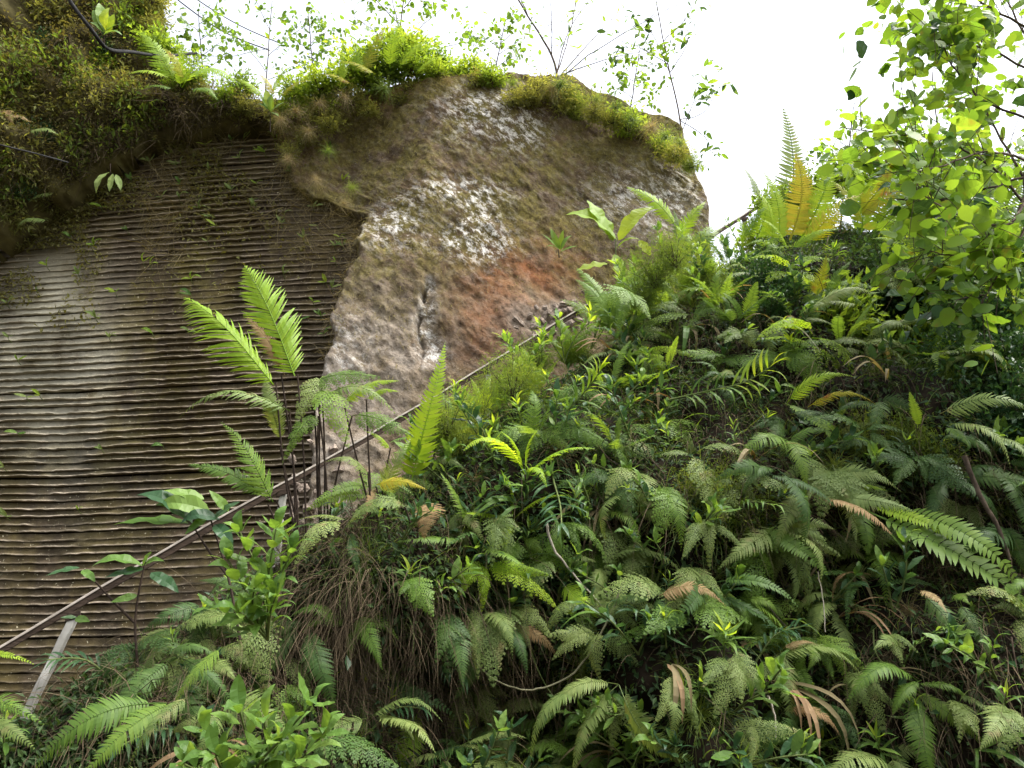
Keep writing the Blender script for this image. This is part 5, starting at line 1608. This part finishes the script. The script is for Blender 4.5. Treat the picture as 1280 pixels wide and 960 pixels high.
TOPB += [(470, 65, .5, 'small'), (515, 55, .5, 'small'), (545, 65, .5, 'small'), (440, 75, .5, 'small'), (590, 75, .4, 'small'), (615, 85, .35, 'small'), (400, 95, .5, 'small'), (370, 105, .45, 'small'), (495, 45, .5, 'small'), (410, 140, .35, 'moss'), (380, 160, .3, 'moss'), (360, 180, .3, 'moss'), (350, 140, .4, 'moss'), (188, -15, .6, 'moss'), (190, 20, .5, 'moss'), (196, 50, .5, 'small'), (240, 80, .5, 'small'), (300, 100, .5, 'small'), (640, 110, .3, 'moss'), (600, 108, .3, 'moss'), (665, 112, .35, 'moss'), (500, 112, .35, 'moss'), (460, 122, .35, 'moss'), (720, 130, .35, 'fine')]
for (px, py, sz, kd) in TOPB:
    Y = 10.35 if px < 400 else 10.25
    where = next(t for lim, t in ((212, 'where the black hose leaves the overhang'), (270, 'around the lime ferns above the carved rock'), (335, 'at the foot of the thin pale sapling'), (400, 'beside the yellow ferns over the rock corner'), (478, 'around the lime ferns crowning the cliff'), (530, 'under the small leafed sapling of the cliff top'),
                                    (650, 'between small leafed sapling and bare slender tree'), (722, 'at the foot of the bare slender tree'), (800, 'between bare slender tree and drooping sapling'), (2000, 'at the foot of the drooping sapling')) if px < lim)
    big = 'large ' if sz >= 0.5 else ('small ' if sz < 0.4 else '')
    put_bush(P(px, py + 20, Y + rnd.uniform(-.1, .25)), kd, sz * rnd.uniform(0.6, 1.05), '%s%s bush growing %s' % (big, KN[kd], where), 'bushes along the cliff top', 'cliff_bush', squash=rnd.uniform(0.6, 0.95))
for (px, py, sz, kd) in [(700, 108, .6, 'green'), (690, 112, .45, 'dry'), (770, 135, .5, 'green'), (790, 150, .45, 'green'), (815, 160, .5, 'dry'), (832, 172, .5, 'green'), (850, 180, .45, 'green'), (745, 125, .4, 'green'), (640, 105, .35, 'green'), (560, 102, .4, 'dry'), (480, 112, .4, 'green'), (430, 122, .4, 'dry'), (400, 130, .4, 'dry'), (370, 140, .45, 'dry'), (350, 150, .4, 'dry'), (385, 165, .35, 'dry'), (360, 200, .35, 'dry'), (395, 225, .3, 'dry'), (430, 255, .3, 'dry'), (440, 235, .3, 'green'), (410, 190, .3, 'green')]:
    p = P(px, py, 10.0 if py < 160 else 9.9)
    put_tuft(p, kd, sz, '%s grass tussock hanging over the %s' % ({'green': 'green', 'dry': 'straw coloured'}[kd], 'lip of the buttress top' if py < 160 else ('corner of rock above the carved cuts' if px < 500 else 'falling end of buttress')), 'grass tussocks on the rock edge', Vector((rnd.uniform(-.3, .3), -0.7, 0.6)).normalized(), 'grass_tussock')
hero_fern('lime ferns crowning the highest bushes of the cliff', (470, 90), 10.0, [(450, 92, 440, 50, 'broad', 'fern_lime', 0, .9, .2), (455, 90, 480, 30, 'broad', 'fern_yellow', 0, .8, .2), (490, 85, 500, 25, 'broad', 'fern_lime', 1, .9, .2), (470, 92, 420, 80, 'broad', 'fern_yellow', 1, .9, .2), (500, 85, 540, 50, 'broad', 'fern_lime', 1, .9, .2), (430, 100, 425, 62, 'broad', 'fern_lime', 0, .9, .2), (520, 92, 560, 70, 'broad', 'fern_lime', 1, .9, .2), (440, 105, 400, 95, 'broad', 'fern_yellow', 1, .9, .2)])
hero_fern('lime ferns above the carved rock beside the overhang', (225, 105), 9.2, [(222, 100, 170, 42, 'broad', 'fern_lime', 1, 1.0, .3), (218, 100, 160, 92, 'sword', 'fern_lime', 1, 1.4, .4), (228, 108, 225, 52, 'broad', 'fern_lime', 0, 1.0, .3), (225, 105, 268, 74, 'broad', 'fern_lime', 1, 1.0, .3), (230, 108, 295, 106, 'sword', 'fern_lime', 2, 1.4, .4), (235, 100, 200, 60, 'broad', 'fern_yellow', 1, 1.0, .3), (215, 110, 180, 112, 'broad', 'fern', 1, 1.0, .3), (240, 112, 275, 125, 'broad', 'fern', 1, 1.0, .3)])
hero_fern('yellow ferns above the left end of the buttress', (350, 125), 10.0, [(340, 118, 370, 80, 'broad', 'fern_lime', 1, .9, .2), (345, 120, 320, 92, 'broad', 'fern_yellow', 1, .9, .2), (350, 122, 390, 100, 'broad', 'fern_yellow', 1, .9, .2), (330, 120, 290, 100, 'broad', 'fern_lime', 1, .9, .2)])
leaf_set('green rosette plant hanging on the rock corner', (338, 155), [(338, 140, 325, 118, 'leaf', 0, .5), (338, 140, 345, 115, 'leaf', 1, .5), (338, 140, 322, 130, 'leaf', 1, .5), (338, 140, 355, 128, 'leaf', 0, .5), (338, 140, 334, 112, 'leaf_lime', 0, .5), (338, 140, 348, 145, 'leaf', 0, .5)], 'ellip', 9.9, stem_pts=([(338, 165), (338, 140)],), name='rosette_plant', cat='plant')
leaf_set('glossy leafy plant on top of the mossy overhang', (130, 45), [(130, 40, 118, 12, 'leaf', 0, .5), (130, 40, 138, 10, 'leaf_lime', 1, .5), (130, 42, 112, 28, 'leaf', 1, .5), (130, 40, 150, 30, 'leaf', 0, .5), (132, 42, 126, 4, 'leaf', 0, .5), (130, 44, 152, 44, 'leaf', 1, .5), (134, 40, 144, 18, 'leaf_lime', 0, .5)], 'ellip', 7.6, stem_pts=([(130, 60), (130, 40)],), name='rosette_plant', cat='plant')
leaf_set('small leafy plant rooted on the buttress above the rail', (700, 318), [(698, 312, 678, 292, 'leaf', 0, .5), (698, 312, 690, 285, 'leaf', 1, .5), (698, 312, 706, 288, 'leaf_lime', 0, .5), (700, 312, 716, 295, 'leaf', 1, .5), (698, 312, 682, 308, 'leaf', 1, .5), (700, 314, 722, 308, 'leaf', 0, .5)], 'lance', 9.8, stem_pts=([(699, 322), (698, 312)],), name='rosette_plant', cat='plant', wid=1.6)

# foliage, roots and plants on the overhanging slope
n_ = 90000
x = nr.uniform(-10.5, -2.8, n_); z = nr.uniform(6, 14.5, n_)
y, sd = slope_y(x, z)
ok = (sd > 0.02) & (z < 13.5)
dens = fbm(x * 1.1, z * 1.1, 151, 3)
pm = np.stack([x, y, z], -1)[ok & ((dens > -0.3) | (sd < 0.5))]
m = len(pm)
out = np.array([0.1, -1, 0.25])
Ln = nr.uniform(0.03, 0.085, m)
V, F = kites(pm + out * np.abs(nr.normal(size=(m, 1))) * 0.13, out * 0.5 + nr.normal(size=(m, 3)) * 0.7 + np.array([0, 0, -.2]), out * 0.5 + nr.normal(size=(m, 3)) * 0.4 + np.array([0, 0, .5]), Ln, Ln * nr.uniform(.12, .3, m))
stuff('slope_foliage', 'olive moss and tiny leaves covering the overhanging slope', [(V, F, np.repeat(np.clip(fbm(pm[:, 0] * 2.2, pm[:, 2] * 2.2, 181, 3) * 0.9 + 0.5 + nr.normal(size=m) * 0.15, 0, 1), 4))], M['moss'], 'undergrowth')
gsel = np.stack([x, y, z], -1)[ok & (fbm(x * 1.5, z * 1.5, 281, 4) > 0.12) & (nr.random(n_) < 0.5)]; gm = len(gsel)
Lg = nr.uniform(0.05, 0.14, gm)
V, F = kites(gsel + out * np.abs(nr.normal(size=(gm, 1))) * 0.2, out * 0.6 + nr.normal(size=(gm, 3)) * 0.7 + np.array([0, 0, .2]), out * 0.5 + nr.normal(size=(gm, 3)) * 0.4 + np.array([0, 0, .6]), Lg, Lg * nr.uniform(.12, .26, gm))
stuff('slope_leaves', 'fresh green leaf clumps on the overhanging slope', [(V, F, np.repeat(nr.random(gm), 4))], M['grass'], 'undergrowth')
sel = np.stack([x, y, z], -1)[ok]; sel = sel[nr.random(len(sel)) < 0.12]
edge_sel = np.stack([x, y, z], -1)[ok & (sd < 0.6) & (nr.random(n_) < 0.45) & (vn(x * 2.5, z * 2.5, 241) > 0.42)]
q1 = blades(sel + out * 0.03, out * 0.8 + nr.normal(size=sel.shape) * 0.5, nr.uniform(0.15, 0.5, len(sel)), nr.uniform(0.0025, 0.006, len(sel)), 5, 2.2, 0.5)
q2 = blades(edge_sel + np.array([0, -0.05, 0]), out * 0.6 + nr.normal(size=edge_sel.shape) * 0.5, nr.uniform(0.15, 0.75, len(edge_sel)), nr.uniform(0.002, 0.006, len(edge_sel)), 6, 1.6, 1.1)
stuff('slope_roots', 'dry brown roots and twigs hanging from the overhang', [q1, q2], M['root'], 'roots')


# moss thinning out down the top of the carved face
wx_, wz_ = nr.uniform(-9.5, -2.2, 60000), nr.uniform(6.5, 10.3, 60000)
wd_ = -poly_sd(wx_, wz_)
wk = (wd_ > -0.3) & (nr.random(60000) < np.exp(-np.clip(wd_, 0, 9) / 0.75) * (vn(wx_ * 1.8, wz_ * 1.8, 251) > 0.42))
wp_ = np.stack([wx_, wall_y(wx_, wz_) - 0.05 - nr.random(60000) * 0.12, wz_], -1)[wk]
wm_ = len(wp_)
Lw = nr.uniform(0.03, 0.10, wm_)
V, F = kites(wp_, out * 0.5 + nr.normal(size=(wm_, 3)) * 0.7 + np.array([0, 0, -.4]), out * 0.5 + nr.normal(size=(wm_, 3)) * 0.4 + np.array([0, 0, .5]), Lw, Lw * nr.uniform(.12, .3, wm_))
stuff('wall_moss', 'olive moss and small leaves thinning down the carved rock', [(V, F, np.repeat(nr.random(wm_), 4))], M['moss'], 'moss')


def slope_hit(px, py):
    for Y in np.arange(5.0, 11.2, 0.03):
        q_ = P(px, py, float(Y))
        yy, s_ = slope_y(np.array([q_.x]), np.array([q_.z]))
        if s_[0] > 0 and Y >= yy[0]: return q_
    return P(px, py, 10.6)


for (px, py, kd, sz) in [(20, 60, 'moss', .5), (70, 90, 'moss', .45), (110, 130, 'moss', .45), (40, 140, 'moss', .5), (150, 40, 'small', .45), (175, 15, 'moss', .5), (90, 30, 'moss', .5), (20, 200, 'moss', .5), (80, 190, 'moss', .4), (150, 110, 'moss', .4), (180, 60, 'small', .4), (120, 80, 'small', .35), (40, 15, 'moss', .5), (10, 270, 'moss', .45), (60, 250, 'moss', .35), (180, 140, 'moss', .3), (230, 125, 'moss', .3), (290, 130, 'moss', .3), (60, 60, 'dark', .35), (100, 110, 'small', .35), (140, 150, 'dark', .3), (30, 110, 'small', .35), (50, 170, 'dark', .35), (0, 130, 'moss', .45), (130, 60, 'dark', .35), (160, 85, 'moss', .4), (200, 105, 'dark', .3), (110, 170, 'moss', .35), (15, 235, 'dark', .35), (75, 140, 'moss', .4)]:
    h = slope_hit(px, py)
    put_bush(h + Vector((0, 0.1, -0.1)), kd, sz * h.y / 10, '%s bush on the mossy overhang near %s' % (KN[kd], min((((130, 60), 'the black hose'), ((40, 192), 'the thin wire'), ((5, 150), 'the withered brown fern'), ((60, 168), 'the small green fern'), ((60, 255), 'the pale low ferns'), ((138, 215), 'the pale hanging leaves'), ((215, 100), 'the lime ferns'), ((130, 30), 'the glossy leafy plant')), key=lambda q_: math.hypot(q_[0][0] - px, q_[0][1] - py))[1]), 'bushes on the mossy overhang', 'overhang_bush')
hero_fern('small green fern on the face of the overhang', (45, 170), slope_hit(45, 170).y - 0.15, [(36, 165, 75, 168, 'broad', 'fern_pale', 1, 1, .1)])
hero_fern('withered brown fern on the face of the overhang', (5, 150), slope_hit(5, 150).y - 0.15, [(2, 148, 40, 152, 'broad', 'fern_brown', 1, 1.1, .1), (0, 140, 20, 160, 'broad', 'fern_brown', 2, 1.1, .1)])
hero_fern('pale ferns low on the overhang edge', (60, 255), slope_hit(60, 255).y - 0.2, [(70, 240, 35, 255, 'broad', 'fern_pale', 1, 1, .1), (60, 275, 20, 290, 'broad', 'fern_pale', 2, 1, .1), (75, 230, 90, 222, 'broad', 'fern_lime', 1, 1, .1)])
leaf_set('pair of pale hanging leaves under the overhang edge', (138, 215), [(138, 215, 120, 242, 'fern_pale', 1, .3), (142, 217, 136, 240, 'fern_pale', 0, .3), (146, 218, 150, 238, 'fern_pale', 0, .3)], 'ellip', 10.2, stem_pts=([(138, 205), (138, 216)],), name='hanging_plant', cat='plant', wid=0.7)

# seedlings rooted in the carved cuts
wp = [(10, 382), (12, 425), (145, 368), (138, 425), (192, 420), (240, 352), (240, 372), (237, 417), (408, 356), (415, 362), (376, 402), (402, 398), (392, 380), (188, 205), (243, 200), (165, 228), (212, 196), (250, 175), (225, 250), (160, 290), (262, 215), (300, 200), (340, 370), (405, 420), (90, 300), (60, 335), (128, 262), (180, 330), (355, 345), (420, 330), (425, 300), (380, 300), (290, 240), (320, 262), (270, 285), (100, 640), (10, 648), (205, 560), (155, 180), (290, 180)]
wp += [(rnd.uniform(110, 430), 175 + 150 * rnd.random() ** 1.8) for _ in range(36)] + [(rnd.uniform(0, 330), rnd.uniform(330, 600)) for _ in range(10)]
for i, (px, py) in enumerate(wp):
    p = P(px, py, 10.8); p = P(px, py, float(wall_y(p.x, p.z)) - 0.08)
    k = rnd.randint(2, 4)
    mk = rnd.choice(('leaf_lime', 'fern_pale', 'leaf', 'fern_pale'))
    top = py < 300
    r = thing('wall_seedling', p, '%s seedling with %s leaves rooted in the %s carved cuts' % ({'leaf_lime': 'lime', 'fern_pale': 'pale', 'leaf': 'green'}[mk], NUM[k], 'upper' if top else 'lower'), 'seedling', 'seedlings in the carved rock')
    tube('stem', [Vector((0, 0.06, -0.02)), Vector((0, -0.02, 0.0)), Vector((0, -0.05, 0.03))], 0.006, 0.004, M['stem_green'], r, sides=5)
    for j in range(k):
        a = rnd.uniform(-1.6, 1.6)
        put_leaf(r, p + Vector((0, -0.04, 0.02)), p + Vector((math.sin(a) * .2, -0.12, math.cos(a) * 0.17)) * rnd.uniform(0.4, 0.95), 'ellip', mk, rnd.randrange(4), Vector((0, -1, .5)), 0.8)
# dead creeper on the upper right of the carved face and dry grass on the buttress
m = 1800
px_a, py_a = nr.uniform(180, 455, m), nr.uniform(165, 330, m)
pts_ = []
for a, b in zip(px_a, py_a):
    q_ = P(a, b, 10.7); pts_.append(P(a, b, float(wall_y(q_.x, q_.z)) - 0.13)[:])
pts_ = np.array(pts_)
dn = vn(pts_[:, 0] * 1.3, pts_[:, 2] * 1.3, 161)
pts_ = pts_[dn > 0.45]
stuff('dead_creeper', 'grey dead creeper stems on the upper carved rock', [blades(pts_, np.array([0, -.3, -.2]) + nr.normal(size=pts_.shape) * np.array([.8, .1, .6]), nr.uniform(0.2, 0.7, len(pts_)), nr.uniform(.002, .006, len(pts_)), 6, .5, .9)], M['straw'], 'creeper')
fl = BUTT_F.reshape(-1, 3)
mo = moss_map.ravel()
idx = nr.integers(0, len(fl), 26000)
kp = idx[(nr.random(len(idx)) < mo[idx] * (0.25 + 0.9 * (vn(fl[idx, 0] * 1.6, fl[idx, 2] * 1.6, 171) > 0.5))) & (fl[idx, 2] > 5.2)]
pb_ = fl[kp] + nr.normal(size=(len(kp), 3)) * np.array([.03, 0, .03])
stuff('rock_grass', 'thin moss and dry grass clinging to the buttress', [blades(pb_ + np.array([0, 0.01, 0]), np.array([.2, -1, 0.1]) + nr.normal(size=pb_.shape) * .5, nr.uniform(.04, .17, len(kp)), nr.uniform(.002, .005, len(kp)), 3, 2.0, .5)], M['rock_moss'], 'moss')

ee = BUTT_F[int(0.52 * nv):, 0, :]
ei = nr.integers(0, len(ee), 1500)
ep = ee[ei] + np.stack([nr.uniform(-0.05, 0.35, 1500), -nr.uniform(0, .08, 1500), nr.normal(size=1500) * .06], -1)
stuff('edge_twigs', 'dry twigs and dead grass trailing off the rock corner', [blades(ep, np.array([-.35, -.5, 0]) + nr.normal(size=ep.shape) * .55, nr.uniform(.08, .42, 1500), nr.uniform(.0015, .0045, 1500), 5, 1.6, .9)], M['straw'], 'twigs')

# rubble behind the rail
def stone_mesh(seed):
    R = random.Random(seed)
    V, F = [], []
    nu_, nv_ = 8, 6
    for j in range(nv_ + 1):
        th = math.pi * j / nv_
        for i in range(nu_):
            ph = 2 * math.pi * i / nu_
            rr = 1 + 0.3 * math.sin(ph * 2 + seed) * math.sin(th) + R.uniform(-.3, .22)
            V.append((rr * math.sin(th) * math.cos(ph), 0.8 * rr * math.sin(th) * math.sin(ph), 0.5 * rr * math.cos(th)))
    for j in range(nv_):
        for i in range(nu_):
            F.append((j * nu_ + i, j * nu_ + (i + 1) % nu_, (j + 1) * nu_ + (i + 1) % nu_, (j + 1) * nu_ + i))
    return mesh_np('stone', np.array(V), F, M['stone'], {'var': nr.random(len(V))})


SM = [stone_mesh(i) for i in range(5)]
for i in range(60):
    f = rnd.random()
    px, py = 655 + 75 * f + rnd.uniform(-14, 14), 425 - 40 * f + rnd.uniform(-26, 20)
    if i > 42: px, py = 385 + rnd.uniform(-20, 40), 600 + rnd.uniform(-60, 60)
    p = bp_(px, py) + Vector((0, rnd.uniform(-.10, .0), 0))
    o = link('stone', SM[i % 5], None, Matrix.Translation(p) @ Matrix.Rotation(rnd.uniform(0, 6), 4, Vector((rnd.random(), rnd.random(), 1))) @ Matrix.Scale(rnd.uniform(.04, .11), 4))
    tag(o, 'pale rubble stone in the heap behind the rail' if i <= 42 else 'pale stone at the rock foot behind fern stalks', 'stone', 'rubble heap stones' if i <= 42 else 'stones at the rock foot')

# cables
def cable(label, pts, r_, name='cable'):
    w = [P(*q_) for q_ in pts]
    o = tube(name, [q_ - w[0] for q_ in w], r_, r_, M['cable'], sides=6)
    o.location = w[0]
    return tag(o, label, 'cable')


cable('black hose bending over the edge of the overhang', [(70, -30, 7.0), (90, 5, 7.1), (115, 38, 7.3), (135, 61, 7.6), (165, 65, 8.4), (205, 70, 9.2), (245, 66, 10.4)], 0.022)
cable('thin dark cable crossing the sky above the overhang', [(190, -30, 12), (225, 2, 12), (280, 40, 12.4), (337, 63, 13)], 0.012)
cable('second thin cable crossing the sky above the ferns', [(215, -25, 12), (250, 2, 12), (300, 32, 12.4), (352, 55, 13)], 0.010)
cable('thin dark wire lying on the mossy overhang', [(-30, 172, 7.2), (0, 181, 7.3), (45, 192, 7.8), (85, 203, 8.5)], 0.010, 'wire')
